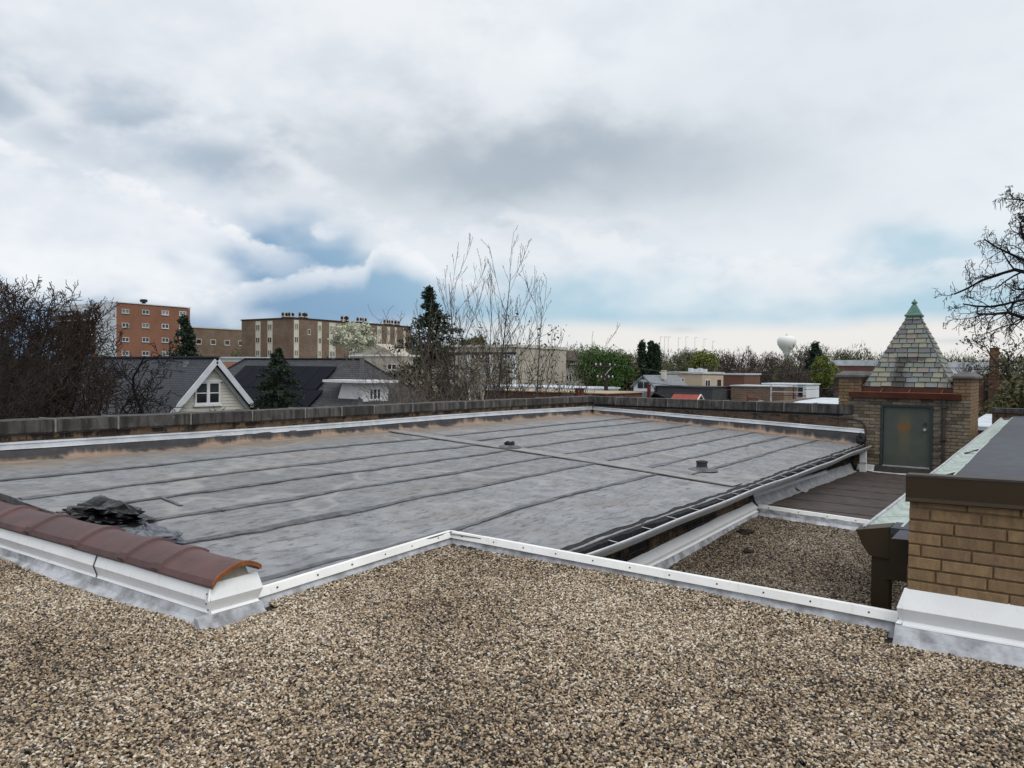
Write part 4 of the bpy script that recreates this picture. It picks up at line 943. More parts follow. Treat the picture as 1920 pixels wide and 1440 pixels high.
# fascia: tall face, drip, top edge
MB().loft([(WY-.028, .842), (WY-.034, .836), (WY-.040, .842), (WY-.032, .862), (WY-.030, .990), (WY-.020, .998), (WY+.10, .998), (WY+.10, .985), (WY-.012, .985), (WY-.014, .862)], 'X', [WX-.012, XR], lambda a, t, z, i: (a, t, z+.022*(t-WX))).build('fascia', M['brown_metal'], rb)
MB().box(WX-.013, WX+.0, WY-.012, WY+.10, .845, .985).build('fascia_return', M['brown_metal'], rb)
MB().loft([(WY-.033, .988), (WY-.031, 1.0008), (WY-.015, 1.0010), (WY-.015, .9990)], 'X', [WX-.012, XR], lambda a, t, z, i: (a, t, z+.022*(t-WX))).build('fascia_edge', M['pipe'], rb)
# white base cladding
MB().loft([(WY+.01, .305), (WY-.004, .302), (WY-.058, .192), (WY-.030, .115), (WY-.055, .098), (WY-.059, .088), (WY-.04, .085), (WY+.01, .1)], 'X', [WX-.012, XR]).build('base_cladding', M['white_metal'], rb)
MB().prism([(WX-.0125, WY+.01, .303), (WX-.0125, WY-.004, .302), (WX-.045, WY-.056, .192), (WX-.035, WY-.030, .115), (WX-.05, WY-.055, .098), (WX-.05, WY+.06, .098), (WX-.045, WY+.06, .192)], (.03, 0, 0)).build('base_cladding_end', M['white_metal'], rb)
MB().loft([(WY-.045, .10), (WY-.07, .07), (WY-.105, .028), (WY-.165, -.002), (WY+.0, -.012), (WY+.0, .09)], 'X', np.linspace(WX-.05, XR, 26), lambda a, t, z, i: (a+.018*vnoise((t*6, i, 0), 63)*(i in (2, 3)), t, z+.006*vnoise((t*9, i, 0), 64))).build('base_flashing', M['pale_flash'], rb)
# its roof
rr = thing('dark_roof', 'smooth dark roof sloping to the green copper gutter at the right', 'roof', (1, 14, .53)); S(rr)
rz = lambda x, y: .535+(x+.84)*.035
ex = [-.84, .13, 1.1, 2.1, 3.2]
for i in range(4):
    cuts = [WY+.3]+[WY+.3+(k+(.5 if i % 2 else .1))*4.6 for k in range(1, 4)]+[24.0]
    for j in range(len(cuts)-1):
        x0, x1, y0, y1 = ex[i]-(.05 if i else 0), ex[i+1], cuts[j], cuts[j+1]+.08
        zo = .004+.003*((j+i) % 2); vs = []
        for y in np.linspace(y0, y1, 8):
            for x in np.linspace(x0, x1, 5):
                vs.append((x, y, rz(x, y)+zo+.006*(x0+.06 > x)*(i > 0)+.006*(y1-y < .5)*0+.005*(y-y0)/(y1-y0)+.004*vnoise((x*2, y*2, 0), 65)))
        fs = [(a*5+b, a*5+b+1, a*5+b+6, a*5+b+5) for a in range(7) for b in range(4)]
        MB().add(vs, fs).build('membrane_sheet', M['dark_roof'], rr)
for i in (1, 2):
    ys = np.arange(WY+.4, 23.9, .2)
    ribbon([(ex[i]-.05+.006*vnoise((y*2, 0, 0), 66), y) for y in ys], lambda j: (-.012, .014+.008*vnoise((j*.5, 1, 0), 67)), rz, 0, 'seam_bleed', M['tar'], rr, zoff=.024)
# green gutter
gg = thing('copper_gutter', 'pale green copper gutter along the dark roof at the right', 'gutter', (-.95, 14, .45))
ys = np.linspace(5.93, 23.5, 40)
MB().loft([(-.83, .545), (-.845, .548), (-.90, .472), (-1.03, .462), (-1.072, .508), (-1.078, .516), (-1.082, .508), (-1.036, .452), (-.895, .460), (-.84, .53)], 'Y', ys, lambda a, t, z, i: (a+.004*math.sin(t*1.9), t, z)).build('trough', M['verdigris'], gg)
MB().loft([(-1.070, .508), (-1.070, .522), (-1.090, .522), (-1.090, .506)], 'Y', ys, lambda a, t, z, i: (a+.004*math.sin(t*1.9), t, z)).build('front_lip', M['silver'], gg)
for y in np.arange(6.35, 23, .86): MB().bar((-1.075, y, .521), (-.84, y+.05, .553), .014, .004).build('strap', M['galv'], gg)
for y in (9.6, 12.9): MB().bar((-1.03, y, .469), (-.86, y+.10, .53), .05, .012).build('leaf_clump', M['tar'], gg)
lh = thing('leader_head', 'dark brown metal leader head and square downspout under the green gutter', 'downspout', (-1.0, 5.9, -.53))
YH = 5.86
hp = [(-1.125, YH, .500), (-.905, YH, .546), (-.905, YH, .325), (-1.03, YH, .330), (-1.085, YH, .405), (-1.10, YH, .45)]
MB().prism(hp, (0, .20, 0)).build('leader_box', M['brown_metal'], lh)
MB().box(-1.022, -.906, YH+.02, YH+.14, -.55, .328).build('downspout', M['brown_metal'], lh)
MB().box(-.902, WX+.03, YH-.012, YH+.24, .195, .50).build('end_panel', M['brown_metal'], lh)
MB().box(-.900, WX+.03, YH-.011, YH+.239, .5005, .545).build('end_cap', M['dark_roof'], lh)
MB().box(-.93, WX+.04, YH-.015, YH+.10, .186, .196).build('end_lip', M['brown_metal'], lh)
# far parapet of that roof
fp = thing('parapet_wall', 'short dark parapet closing the dark roof beyond the tower', 'parapet', (1, 24.1, .4))
MB().box(-1.32, 3.2, 24.1, 24.4, -.5, .62).build('wall', M['brick_par2'], fp); MB().box(-1.34, 3.2, 24.05, 24.45, .62, .74).build('coping_stone', M['coping'], fp)
S(MB().box(-3.48, -.72, 19.7, 24.0, GZ, -.3).build('building_mass', M['mass']))
# ------------------------------------------------------------------ neighbouring houses
def brickpat(name, c1, c2, mo, bw, bh, mort=.02, rough=.9, bump=.3, side='X', off=.5, var=.25):
    """brick / shingle / siding pattern for surfaces too far off to build piece by piece"""
    m_ = bpy.data.materials.new(name); m_.use_nodes = True; t = NT(m_.node_tree); b = m_.node_tree.nodes['Principled BSDF']
    pos = t.n('ShaderNodeNewGeometry').outputs['Position']; sp = t.n('ShaderNodeSeparateXYZ'); t.put(sp.inputs[0], pos)
    cb_ = t.n('ShaderNodeCombineXYZ')
    u_ = t.m('ADD', sp.outputs[0], sp.outputs[1])
    t.put(cb_.inputs[0], u_); t.put(cb_.inputs[1], sp.outputs[2])
    bt = t.n('ShaderNodeTexBrick', offset=off); t.put(bt.inputs['Vector'], cb_.outputs[0])
    bt.inputs['Color1'].default_value = c1+(1,); bt.inputs['Color2'].default_value = c2+(1,); bt.inputs['Mortar'].default_value = mo+(1,)
    bt.inputs['Scale'].default_value = 1; bt.inputs['Brick Width'].default_value = bw; bt.inputs['Row Height'].default_value = bh; bt.inputs['Mortar Size'].default_value = mort; bt.inputs['Mortar Smooth'].default_value = .2
    c_ = t.mix(t.m('MULTIPLY', t.ss(t.noise(pos, .35, 5, .6), .4, .7), var), bt.outputs['Color'], tuple(x*.45 for x in c1))
    t.put(b.inputs['Base Color'], c_); b.inputs['Roughness'].default_value = rough
    bn = t.n('ShaderNodeBump'); bn.inputs['Strength'].default_value = bump; bn.inputs['Distance'].default_value = .02; bn.invert = True
    t.put(bn.inputs['Height'], bt.outputs['Fac']); t.put(b.inputs['Normal'], bn.outputs[0])
    return m_
M['shingle'] = brickpat('asphalt_shingle', (.040, .044, .056), (.058, .062, .075), (.018, .023, .028), .32, .095, .012, var=.35)
M['shingle2'] = brickpat('grey_asphalt_shingle', (.038, .040, .047), (.066, .068, .076), (.018, .023, .028), .32, .10, .012, var=.35)
M['shingle_red'] = brickpat('orange_brown_shingle', (.21, .085, .035), (.15, .06, .03), (.06, .03, .02), .4, .13, .02)
M['shingle_lt'] = brickpat('pale_grey_shingle', (.24, .26, .29), (.19, .21, .23), (.12, .13, .14), .4, .14, .02)
M['shingle_brown'] = brickpat('brown_shingle', (.065, .042, .034), (.045, .03, .026), (.025, .02, .018), .5, .2, .03)
M['siding'] = mat('cream_siding_board', (.60, .58, .52), (.53, .51, .45), 4, rough=.7, rnd=.06)
M['white_wood'] = mat('white_painted_wood', (.74, .75, .76), (.64, .65, .67), 3, rough=.6)
M['fascia_grey'] = mat('grey_white_rake_board', (.60, .63, .67), (.50, .53, .57), 2, rough=.5)
M['glass'] = mat('dark_window_glass', (.012, .015, .02), (.02, .025, .03), 2, rough=.08, spec=.6)
M['glass_lt'] = mat('curtained_window_glass', (.10, .12, .13), (.20, .21, .21), 1.6, rough=.15, spec=.5, rnd=.4)
M['solar'] = mat('black_solar_panel', (.006, .007, .014), (.008, .009, .016), 2, rough=.5, spec=.03)
M['orange_brick'] = brickpat('orange_red_brick', (.265, .105, .058), (.215, .084, .047), (.22, .15, .11), .30, .10, .012)
M['brown_brick'] = brickpat('brown_apartment_brick', (.205, .130, .082), (.13, .085, .058), (.22, .18, .145), .62, .2, .03, var=.5)
M['cream_wall'] = mat('cream_stucco', (.46, .42, .35), (.38, .345, .29), .7, rough=.9)
M['cream_panel'] = mat('cream_infill_panel', (.60, .565, .48), (.53, .50, .42), .8, rough=.8)
M['white_wall'] = mat('white_render', (.66, .69, .73), (.58, .61, .66), .5, rough=.8)
M['tan_wall'] = mat('tan_stucco', (.42, .32, .215), (.36, .27, .18), .6, rough=.9)
M['beige_wall'] = mat('beige_stucco', (.50, .41, .31), (.45, .37, .28), .4, rough=.9)
M['white_memb'] = mat('white_roof_membrane', (.60, .65, .70), (.42, .46, .51), .8, rough=.5)
M['grey_slab'] = brickpat('dark_slate_mansard', (.048, .050, .056), (.062, .064, .07), (.03, .03, .034), .5, .25, .02)
M['unit'] = mat('pale_metal_unit', (.55, .57, .58), (.45, .46, .47), 1, rough=.5)
M['unit_dark'] = mat('fan_grille', (.02, .02, .022), rough=.6)
M['red'] = mat('red_sheet', (.30, .050, .030), (.23, .038, .025), 2, rough=.5)
M['maroon'] = mat('maroon_paint', (.13, .018, .022), (.09, .015, .018), 2, rough=.5)
M['red_brick_wall'] = brickpat('red_brown_brick', (.17, .065, .045), (.13, .05, .037), (.11, .08, .065), .25, .085, .012)
M['wood_pole'] = mat('weathered_pole', (.045, .035, .028), (.03, .025, .02), 3, rough=.9)
M['wire'] = mat('overhead_wire', (.05, .05, .05), rough=.6)
M['tank'] = mat('white_tank_paint', (.78, .78, .76), (.72, .72, .71), .05, rough=.5)

def window(par, face, c_, u0, u1, z0, z1, fm, gm, fw_=.08, mull=0, cross=False, dep=.06, sill=True):
    """framed window on a +X face (c_=X, u along Y) or a -Y face (c_=Y, u along X)"""
    sgn = 1 if face == '+X' else -1
    def bx(mb, a, b, za, zb, d0, d1):
        p, q_ = sorted((c_+sgn*d0, c_+sgn*d1))
        return mb.box(p, q_, a, b, za, zb) if face == '+X' else mb.box(a, b, p, q_, za, zb)
    mb = MB(); bx(mb, u0, u0+fw_, z0, z1, 0, dep); bx(mb, u1-fw_, u1, z0, z1, 0, dep-.002); bx(mb, u0+fw_, u1-fw_, z1-fw_, z1, 0, dep-.001); bx(mb, u0+fw_, u1-fw_, z0, z0+fw_, 0, dep-.0015)
    for k in range(mull):
        u = u0+(u1-u0)*(k+1)/(mull+1); bx(mb, u-fw_*.6, u+fw_*.6, z0+fw_, z1-fw_, 0, dep-.004)
    if cross: zc_ = (z0+z1)/2; bx(mb, u0+fw_, u1-fw_, zc_-fw_*.3, zc_+fw_*.3, 0, dep-.01)
    wn = mb.build('window', fm, par)
    g = MB(); bx(g, u0+fw_*.5, u1-fw_*.5, z0+fw_*.5, z1-fw_*.5, .0, .02); g.build('pane', gm, wn)
    if sill: s_ = MB(); bx(s_, u0-.05, u1+.05, z0-.07, z0-.002, 0, dep+.04); s_.build('sill', fm, wn)
    return wn
def wpx(par, face, c_, x0, y0, x1, y1, fm, gm, **k):
    a = atx(x0, y0, c_) if face == '+X' else aty(x0, y0, c_); b = atx(x1, y1, c_) if face == '+X' else aty(x1, y1, c_)
    i = 1 if face == '+X' else 0
    return window(par, face, c_, min(a[i], b[i]), max(a[i], b[i]), min(a[2], b[2]), max(a[2], b[2]), fm, gm, **k)

# --- house with the cream gable
gx, gy, gzr = -30.35, 20.27, 2.02; sl = 1.09; hw = 3.6
h1 = thing('gabled_house', 'house with cream clapboard gable, white rakes and dark shingle roof', 'house', (gx-6, gy, GZ))
MB().prism([(gx, gy-hw, GZ), (gx, gy+hw, GZ), (gx, gy+hw, gzr-sl*hw-.3), (gx, gy, gzr-.3), (gx, gy-hw, gzr-sl*hw-.3)], (-13, 0, 0)).build('wall', M['siding'], h1)
def slab(p, th=.10):   # roof slope from 4 corners
    n_ = np.cross(np.array(p[1])-p[0], np.array(p[3])-p[0]); n_ = n_/np.linalg.norm(n_)*(1 if n_[2] > 0 else -1)
    return MB().prism([np.array(q_)-n_*th for q_ in p], n_*th)
ov = .45
for s_ in (-1, 1):
    e = hw+.45
    r1 = slab([(gx+ov, gy, gzr), (gx+ov, gy+s_*e, gzr-sl*e), (gx-13.4, gy+s_*e, gzr-sl*e), (gx-13.4, gy, gzr)]).build('roof', M['shingle'], h1)
    MB().bar((gx+ov-.02, gy+s_*.02, gzr-.16), (gx+ov-.02, gy+s_*e, gzr-.14-sl*e), .05, .24, (0, s_*1, 1)).build('rake_board', M['fascia_grey'], h1)
    MB().bar((gx+.10, gy+s_*.05, gzr-.36), (gx+.10, gy+s_*(e-.1), gzr-.34-sl*(e-.1)), .06, .14, (0, s_*1, 1)).build('frieze_board', M['white_wood'], h1)
MB().box(gx-1.55, gx-1.3, gy-.40, gy-.16, gzr-.6, gzr-.16).build('roof_vent_box', M['shingle_lt'], h1)
MB().bar((gx+ov, gy, gzr+.01), (gx-13.4, gy, gzr+.01), .30, .05).build('ridge_cap', M['shingle'], h1)
z = -2.6; pit = .135
while z < gzr-.55:
    half = min(hw, (gzr-.36-z)/sl); half2 = min(hw, (gzr-.36-z-pit)/sl)
    if half2 < .1: break
    MB().add([(gx+.005, gy-half, z), (gx+.034, gy-half, z), (gx+.034, gy+half, z), (gx+.005, gy+half, z), (gx+.003, gy-half2, z+pit), (gx+.010, gy-half2, z+pit), (gx+.010, gy+half2, z+pit), (gx+.003, gy+half2, z+pit)],
             [(0, 3, 2, 1), (4, 5, 6, 7), (0, 1, 5, 4), (1, 2, 6, 5), (2, 3, 7, 6), (3, 0, 4, 7)]).build('clapboard', M['siding'], h1)
    z += pit
wa, wb = atx(364, 716, gx), atx(411, 757, gx)
wm = (wa[1]+wb[1])/2
window(h1, '+X', gx+.035, wa[1], wm+.02, wb[2], wa[2], M['white_wood'], M['glass'], fw_=.07, cross=True, sill=False)
window(h1, '+X', gx+.035, wm-.0+.022, wb[1], wb[2], wa[2], M['white_wood'], M['glass'], fw_=.07, cross=True, sill=False)
MB().box(gx+.03, gx+.12, wa[1]-.08, wb[1]+.08, wa[2]+.002, wa[2]+.10).box(gx+.03, gx+.13, wa[1]-.08, wb[1]+.08, wb[2]-.09, wb[2]-.002).build('window_casing', M['white_wood'], h1)

# --- hip-roofed house with solar panels
rx, ry, rzz = -27.85, 26.91, 2.07
run, drop = 4.3, 3.6; xl = rx-9.2
h2 = thing('hipped_house', 'house with grey hipped roof, black solar panels and a white dormer', 'house', (rx-5, ry, GZ))
MB().box(xl-run+.5, rx+run-.5, ry-run+.5, ry+run-.5, GZ, rzz-drop-.1).build('wall', M['siding'], h2)
Rr, Rl = np.array((rx, ry, rzz)), np.array((xl, ry, rzz)); ze = rzz-drop
c00, c10, c11, c01 = [np.array(p) for p in ((xl-run, ry-run, ze), (rx+run, ry-run, ze), (rx+run, ry+run, ze), (xl-run, ry+run, ze))]
MB().add([c00, c10, c11, c01, Rl, Rr, c00-(0, 0, .2), c10-(0, 0, .2), c11-(0, 0, .2), c01-(0, 0, .2)], [(0, 1, 5, 4), (1, 2, 5), (2, 3, 4, 5), (3, 0, 4), (0, 6, 7, 1), (1, 7, 8, 2), (2, 8, 9, 3), (3, 9, 6, 0), (9, 8, 7, 6)]).build('roof', M['shingle2'], h2)
for a, b in ((Rl, Rr), (Rr, c10), (Rr, c11), (Rl, c00)): MB().bar(a+(0, 0, .02), b+(0, 0, .02), .22, .05).build('ridge_cap', M['shingle2'], h2)
# solar panels on the -Y slope: u along +X from ridge, v down slope
sv = np.array((0, -run, -drop)); sv = sv/np.linalg.norm(sv); sn = np.cross((1, 0, 0), -sv); sn = sn/np.linalg.norm(sn); sn = sn if sn[2] > 0 else -sn
def slope_pt(x, y):        # photo pixel -> point on that roof slope
    v = pdir(x, y); t = ((Rr-CAM)@sn)/(v@sn); return CAM+v*t
pe = slope_pt(634, 691); pw_, ph_ = 1.04, 1.75
v0 = (pe-Rr)@sv
def panel(u_hi, v_):
    a = Rr+np.array((1, 0, 0))*(u_hi-rx-pw_+.02)+sv*v_+sn*.09
    MB().prism([a, a+np.array((pw_-.03, 0, 0)), a+np.array((pw_-.03, 0, 0))+sv*(ph_-.03), a+sv*(ph_-.03)], sn*.04).build('solar_panel', M['solar'], h2)
for k in range(7): panel(pe[0]-k*pw_, v0)
for k in range(8): panel(pe[0]+.55-k*pw_, v0+ph_)
# dormer on the +X hip
dX = rx+2.35
d0, d1 = atx(680, 718, dX), atx(728, 753, dX)
dm = MB(); zt_, zb_ = d0[2], d1[2]-.3
ya, yb = d0[1], d1[1]
roofx = lambda z: rx+(rzz-z)/drop*run
dm.add([(dX, ya, zb_), (dX, yb, zb_), (dX, yb, zt_), (dX, ya, zt_), (roofx(zb_)-2.2, ya, zb_), (roofx(zb_)-2.2, yb, zb_), (roofx(zt_)-.3, yb, zt_), (roofx(zt_)-.3, ya, zt_)], [(0, 1, 2, 3), (4, 7, 6, 5), (0, 3, 7, 4), (1, 5, 6, 2), (3, 2, 6, 7), (0, 4, 5, 1)])
do = dm.build('dormer', M['white_wood'], h2)
MB().box(roofx(zt_)-1.2, dX+.45, ya-.40, yb+.30, zt_+.002, zt_+.12).build('dormer_roof', M['white_wood'], do)
wq = wpx(h2, '+X', dX, 691, 728, 713, 750, M['white_wood'], M['glass'], fw_=.06, mull=2, sill=False)

# --- orange-roofed cottage between them
p = atd(440, 690, 60)
h3 = thing('cottage', 'small cottage roof of orange brown shingles between the two grey roofed houses', 'house', (p[0]-4, p[1], GZ))
MB().box(p[0]-9, p[0]+1.5, p[1]-3, p[1]+4, GZ, p[2]-1.2).build('wall', M['cream_wall'], h3)
slab([(p[0]-9.5, p[1]+1, p[2]+.5), (p[0]+.5, p[1]+1, p[2]+.5), (p[0]+2.5, p[1]-3.5, p[2]-1.8), (p[0]-10, p[1]-3.5, p[2]-1.8)]).build('roof', M['shingle_red'], h3)
slab([(p[0]+.5, p[1]+1, p[2]+.499), (p[0]-9.5, p[1]+1, p[2]+.499), (p[0]-10, p[1]+5, p[2]-1.8), (p[0]+2.5, p[1]+5, p[2]-1.8)]).build('roof', M['shingle_red'], h3)
MB().box(p[0]-1.8, p[0]-1.1, p[1]-1.2, p[1]-.6, p[2]-1.2, p[2]+.9).build('chimney', M['red_brick_wall'], h3)

# --- white garage behind
p = atd(425, 672, 75); o = thing('garage', 'white low garage roof peeping out behind the orange cottage', 'garage', (p[0], p[1], GZ))
MB().box(p[0]-5, p[0]+3, p[1], p[1]+6, GZ, p[2]).build('wall', M['white_wall'], o); MB().box(p[0]-5.2, p[0]+3.2, p[1]-.2, p[1]+6.2, p[2]+.001, p[2]+.15).build('roof', M['white_memb'], o)

# ------------------------------------------------------------------ apartment blocks
a = atd(218, 568, 140); bx_, by_, bz_ = a
b1 = thing('apartment_block', 'orange brick apartment block with a white rendered flank', 'building', (bx_-8, by_+8, GZ))
MB().box(bx_-22, bx_, by_, by_+14.6, GZ, bz_).build('wall', M['orange_brick'], b1)
MB().box(bx_-7.2, bx_+.02, by_-.05, by_+.0, GZ, bz_+.1).build('white_flank', M['white_wall'], b1)
MB().box(bx_-22, bx_-7.201, by_-.06, by_-.001, bz_-2.6, bz_+.08).build('white_top_storey', M['white_wall'], b1)
MB().box(bx_-22.2, bx_+.15, by_-.08, by_+14.8, bz_+.101, bz_+.26).build('parapet', M['white_wall'], b1)
for r, yy in enumerate(((579, 588), (605, 614), (632, 641), (658, 667))):
    for cx in (228, 266, 303, 336):
        k = 4.5*(cx-228)/108; wpx(b1, '+X', bx_, cx, yy[0]+k*(1-r*.32), cx+13.5-(cx-228)*.01, yy[1]+k*(1-r*.32), M['white_wall'] if cx > 290 and r < 2 else M['unit'], [M['glass_lt'], M['glass'], M['glass']][(cx+r) % 3], fw_=.09, mull=1, dep=.12)
for r in range(4):
    zb = bz_-3.0-r*2.75
    MB().box(bx_-22, bx_-7.5, by_-1.5, by_-.062, zb, zb+.22).build('balcony', M['white_wall'], b1)
    MB().box(bx_-22, bx_-7.5, by_-1.5, by_-1.44, zb+.221, zb+1.2).build('balcony_rail', M['brown_metal'], b1)
    for k in range(3): window(b1, '-Y', by_-.062, bx_-20.5+k*4.4, bx_-17.8+k*4.4, zb+.4, zb+2.3, M['white_wall'], M['glass'], fw_=.15, mull=1)
MB().lathe((bx_-1.5, by_+6, bz_+.26), [(.4, 0), (.3, .35), (.6, .4), (.7, .8), (.5, .95)], 12).build('roof_fan', M['unit_dark'], b1)
a = atd(550, 597, 160); bx_, by_, bz_ = a
b2 = thing('apartment_block', 'long brown brick apartment block with cream window strips and rooftop units', 'building', (bx_-8, by_+16, GZ))
MB().box(bx_-17.3, bx_, by_, by_+36, GZ, bz_).build('wall', M['brown_brick'], b2)
MB().box(bx_-17.5, bx_+.15, by_-.15, by_+36.2, bz_+.001, bz_+.25).build('parapet', M['brown_metal'], b2)
def strip(face, c_, u0, u1):
    mb = MB()
    if face == '+X': mb.box(c_, c_+.06, u0, u1, GZ, bz_-.3)
    else: mb.box(u0, u1, c_-.06, c_, GZ, bz_-.3)
    mb.build('window_strip', M['cream_panel'], b2)
    for r in range(6):
        zt__ = bz_-1.0-r*2.75; window(b2, face, c_+(.06 if face == '+X' else -.06), u0+.12, u1-.12, zt__-1.25, zt__, M['cream_panel'], [M['glass_lt'], M['glass']][r % 2], fw_=.1, mull=1, sill=False)
for x0, x1 in ((479.5, 488.5), (502, 511)):
    strip('-Y', by_, aty(x0, 620, by_)[0], aty(x1, 620, by_)[0])
for x0, x1 in ((551, 560), (595.5, 603), (617, 629), (655, 667), (707, 715), (725, 731), (739.5, 744), (756, 760)):
    strip('+X', bx_, atx(x0, 620, bx_)[1], atx(x1, 620, bx_)[1])
window(b2, '+X', bx_, atx(539+38, 620, bx_)[1], atx(582, 620, bx_)[1], bz_-3.2, bz_-2.0, M['cream_panel'], M['glass'], fw_=.1)
ORD = ['first', 'second', 'third', 'fourth', 'fifth', 'sixth', 'seventh', 'eighth', 'ninth', 'tenth', 'eleventh']
for ui, (x, y, D) in enumerate(((534, 590, 163), (546, 590, 163), (566, 591, 163), (578, 591, 163), (651, 599, 172), (661, 599, 172), (679, 601, 176), (690, 601, 177), (730, 603, 183), (741, 603, 184), (751, 604, 186))):
    q_ = atd(x, y, D); px_, py_ = q_[0], q_[1]; px_ = min(px_, bx_-1.0)
    u = thing('rooftop_unit', ORD[ui]+' pale cooling unit from the left on the brown apartment roof', 'cooling unit', (px_, py_, bz_+.25), 'cooling units on the brown apartment roof')
    MB().box(px_-.5, px_+.5, py_-.5, py_+.5, bz_+.45, bz_+1.5).build('casing', M['unit'], u); MB().tube([(px_, py_-.5, bz_+1.0), (px_, py_-.54, bz_+1.0)], .36, 14).build('fan', M['unit_dark'], u); MB().tube([(px_+.5, py_, bz_+1.0), (px_+.54, py_, bz_+1.0)], .36, 14).build('fan', M['unit_dark'], u)
    MB().box(px_-.55, px_+.55, py_-.45, py_+.45, bz_+.249, bz_+.449).build('stand', M['unit_dark'], u)
# farther brown block
a = atd(374, 615, 200); b5 = thing('apartment_block', 'plain brown block far behind between the two apartment blocks', 'building', (a[0], a[1]+9, GZ))
e_ = atd(462, 616, 206); MB().box(a[0]-20, a[0], a[1]-3, e_[1]+8, GZ, a[2]).build('wall', M['brown_brick'], b5); MB().box(a[0]-20.2, a[0]+.2, a[1]-3.2, e_[1]+8.2, a[2]+.001, a[2]+.3).build('parapet', M['cream_panel'], b5)
for k in range(4): window(b5, '+X', a[0], a[1]-1+k*4.2, a[1]+.6+k*4.2, a[2]-4.2, a[2]-2.8, M['cream_panel'], M['glass'], fw_=.15)

# ------------------------------------------------------------------ the town to the right of the corner
def block(name, label, x, y, D, wx, wy, wallm, roofm=None, capm=None, cap=.2):
    """flat-roofed building whose near corner (+X,-Y) top stands at photo pixel x,y at depth D"""
    a = atd(x, y, D); o = thing(name, label, 'building', (a[0]-wx/2, a[1]+wy/2, GZ))
    MB().box(a[0]-wx, a[0], a[1], a[1]+wy, GZ, a[2]).build('wall', wallm, o)
    MB().box(a[0]-wx-.12, a[0]+.12, a[1]-.12, a[1]+wy+.12, a[2]+.002, a[2]+cap).build('roof_edge', capm or M['cream_panel'], o)
    if roofm: MB().box(a[0]-wx+.2, a[0]-.2, a[1]+.2, a[1]+wy-.2, a[2]+cap+.001, a[2]+cap+.03).build('roof', roofm, o)
    return o, a
# cream three-storey
o, a = block('cream_building', 'cream stucco three storey building behind the bare saplings', 968, 651, 80, 9, 10, M['cream_wall'], cap=.3)
for x0, x1 in ((876, 891), (902, 910), (945, 958)):
    for y0, y1 in ((664, 674), (690, 702)): wpx(o, '-Y', a[1], x0, y0, x1, y1, M['white_wood'], M['glass'], fw_=.1, mull=1, sill=False)
MB().box(a[0]-9.05, a[0]+.05, a[1]-.10, a[1]-.001, a[2]-.75, a[2]-.5).build('cornice', M['brown_metal'], o)
for u in (0, -3, -6): MB().box(a[0]-.35+u, a[0]+u-.0, a[1]-.16, a[1]-.002, GZ, a[2]-.76).build('pilaster', M['white_wood'], o)
o, a = block('cream_building', 'cream ornate gabled building left of the tall spruce', 752, 668, 95, 9, 8, M['cream_wall'], capm=M['white_wood'])
wpx(o, '-Y', a[1], 726, 682, 744, 694, M['white_wood'], M['glass'], fw_=.12, mull=1)
MB().prism([(a[0]-8, a[1]-.05, a[2]+.2), (a[0]-1, a[1]-.05, a[2]+.2), (a[0]-2.6, a[1]-.05, a[2]+1.0), (a[0]-4.5, a[1]-.05, a[2]+1.6), (a[0]-6.4, a[1]-.05, a[2]+1.0)], (0, 3, 0)).build('gable', M['cream_wall'], o)
# tan apartment with brown hip roof
p = atd(1060, 676, 105); o = thing('tan_apartments', 'tan apartment house with a broad brown roof left of the white house', 'building', (p[0]-8, p[1], GZ))
MB().box(p[0]-16, p[0], p[1], p[1]+12, GZ, p[2]).build('wall', M['tan_wall'], o)
MB().add([(p[0]-17, p[1]-1, p[2]), (p[0]+1, p[1]-1, p[2]), (p[0]+1, p[1]+13, p[2]), (p[0]-17, p[1]+13, p[2]), (p[0]-11, p[1]+6, p[2]+1.7), (p[0]-4, p[1]+6, p[2]+1.7)], [(0, 1, 5, 4), (1, 2, 5), (2, 3, 4, 5), (3, 0, 4), (3, 2, 1, 0)]).build('roof', M['shingle_brown'], o)
for r in range(2):
    for k in range(5): window(o, '-Y', p[1], p[0]-14.5+k*2.9, p[0]-13.3+k*2.9, p[2]-2.6-r*2.8, p[2]-1.0-r*2.8, M['white_wood'], M['glass'], fw_=.1)
# white house with clipped gable
p = atd(1082, 672, 92); o = thing('white_house', 'white clapboard house with clipped gable left of the green tree', 'house', (p[0]-2, p[1]+3, GZ))
X0, X1_, Yf = aty(1051, 690, p[1])[0], aty(1104, 690, p[1])[0], p[1]; ze = aty(1052, 693, Yf)[2]; zt = p[2]-.2
MB().prism([(X0, Yf, GZ), (X1_, Yf, GZ), (X1_, Yf, ze), (X1_-1.35, Yf, zt-.75), (X0+1.35, Yf, zt-.75), (X0, Yf, ze)], (0, 9, 0)).build('wall', M['siding'], o)
MB().add([(X0-.4, Yf-.35, ze-.2), (X0+1.35, Yf-.35, zt-.55), (X1_-1.35, Yf-.35, zt-.55), (X1_+.4, Yf-.35, ze-.2), (X0-.4, Yf+9, ze-.2), (X0+1.35, Yf+9, zt-.55), (X1_-1.35, Yf+9, zt-.55), (X1_+.4, Yf+9, ze-.2), ((X0+X1_)/2, Yf+1.5, zt), ((X0+X1_)/2, Yf+8, zt)],
         [(0, 1, 5, 4), (2, 3, 7, 6), (1, 8, 9, 5), (8, 2, 6, 9), (1, 2, 8), (5, 9, 6)]).build('roof', M['shingle_lt'], o)
for x0, x1, y0, y1 in ((1065, 1069, 687, 692), (1071.5, 1075, 687, 692), (1077, 1081, 687, 692), (1056, 1060, 703, 713), (1062, 1066.5, 703, 713), (1068, 1072, 703, 713), (1079, 1083, 703, 713), (1085.5, 1088.5, 703, 713)):
    wpx(o, '-Y', Yf, x0, y0, x1, y1, M['white_wood'], M['glass'], fw_=.05, sill=False)
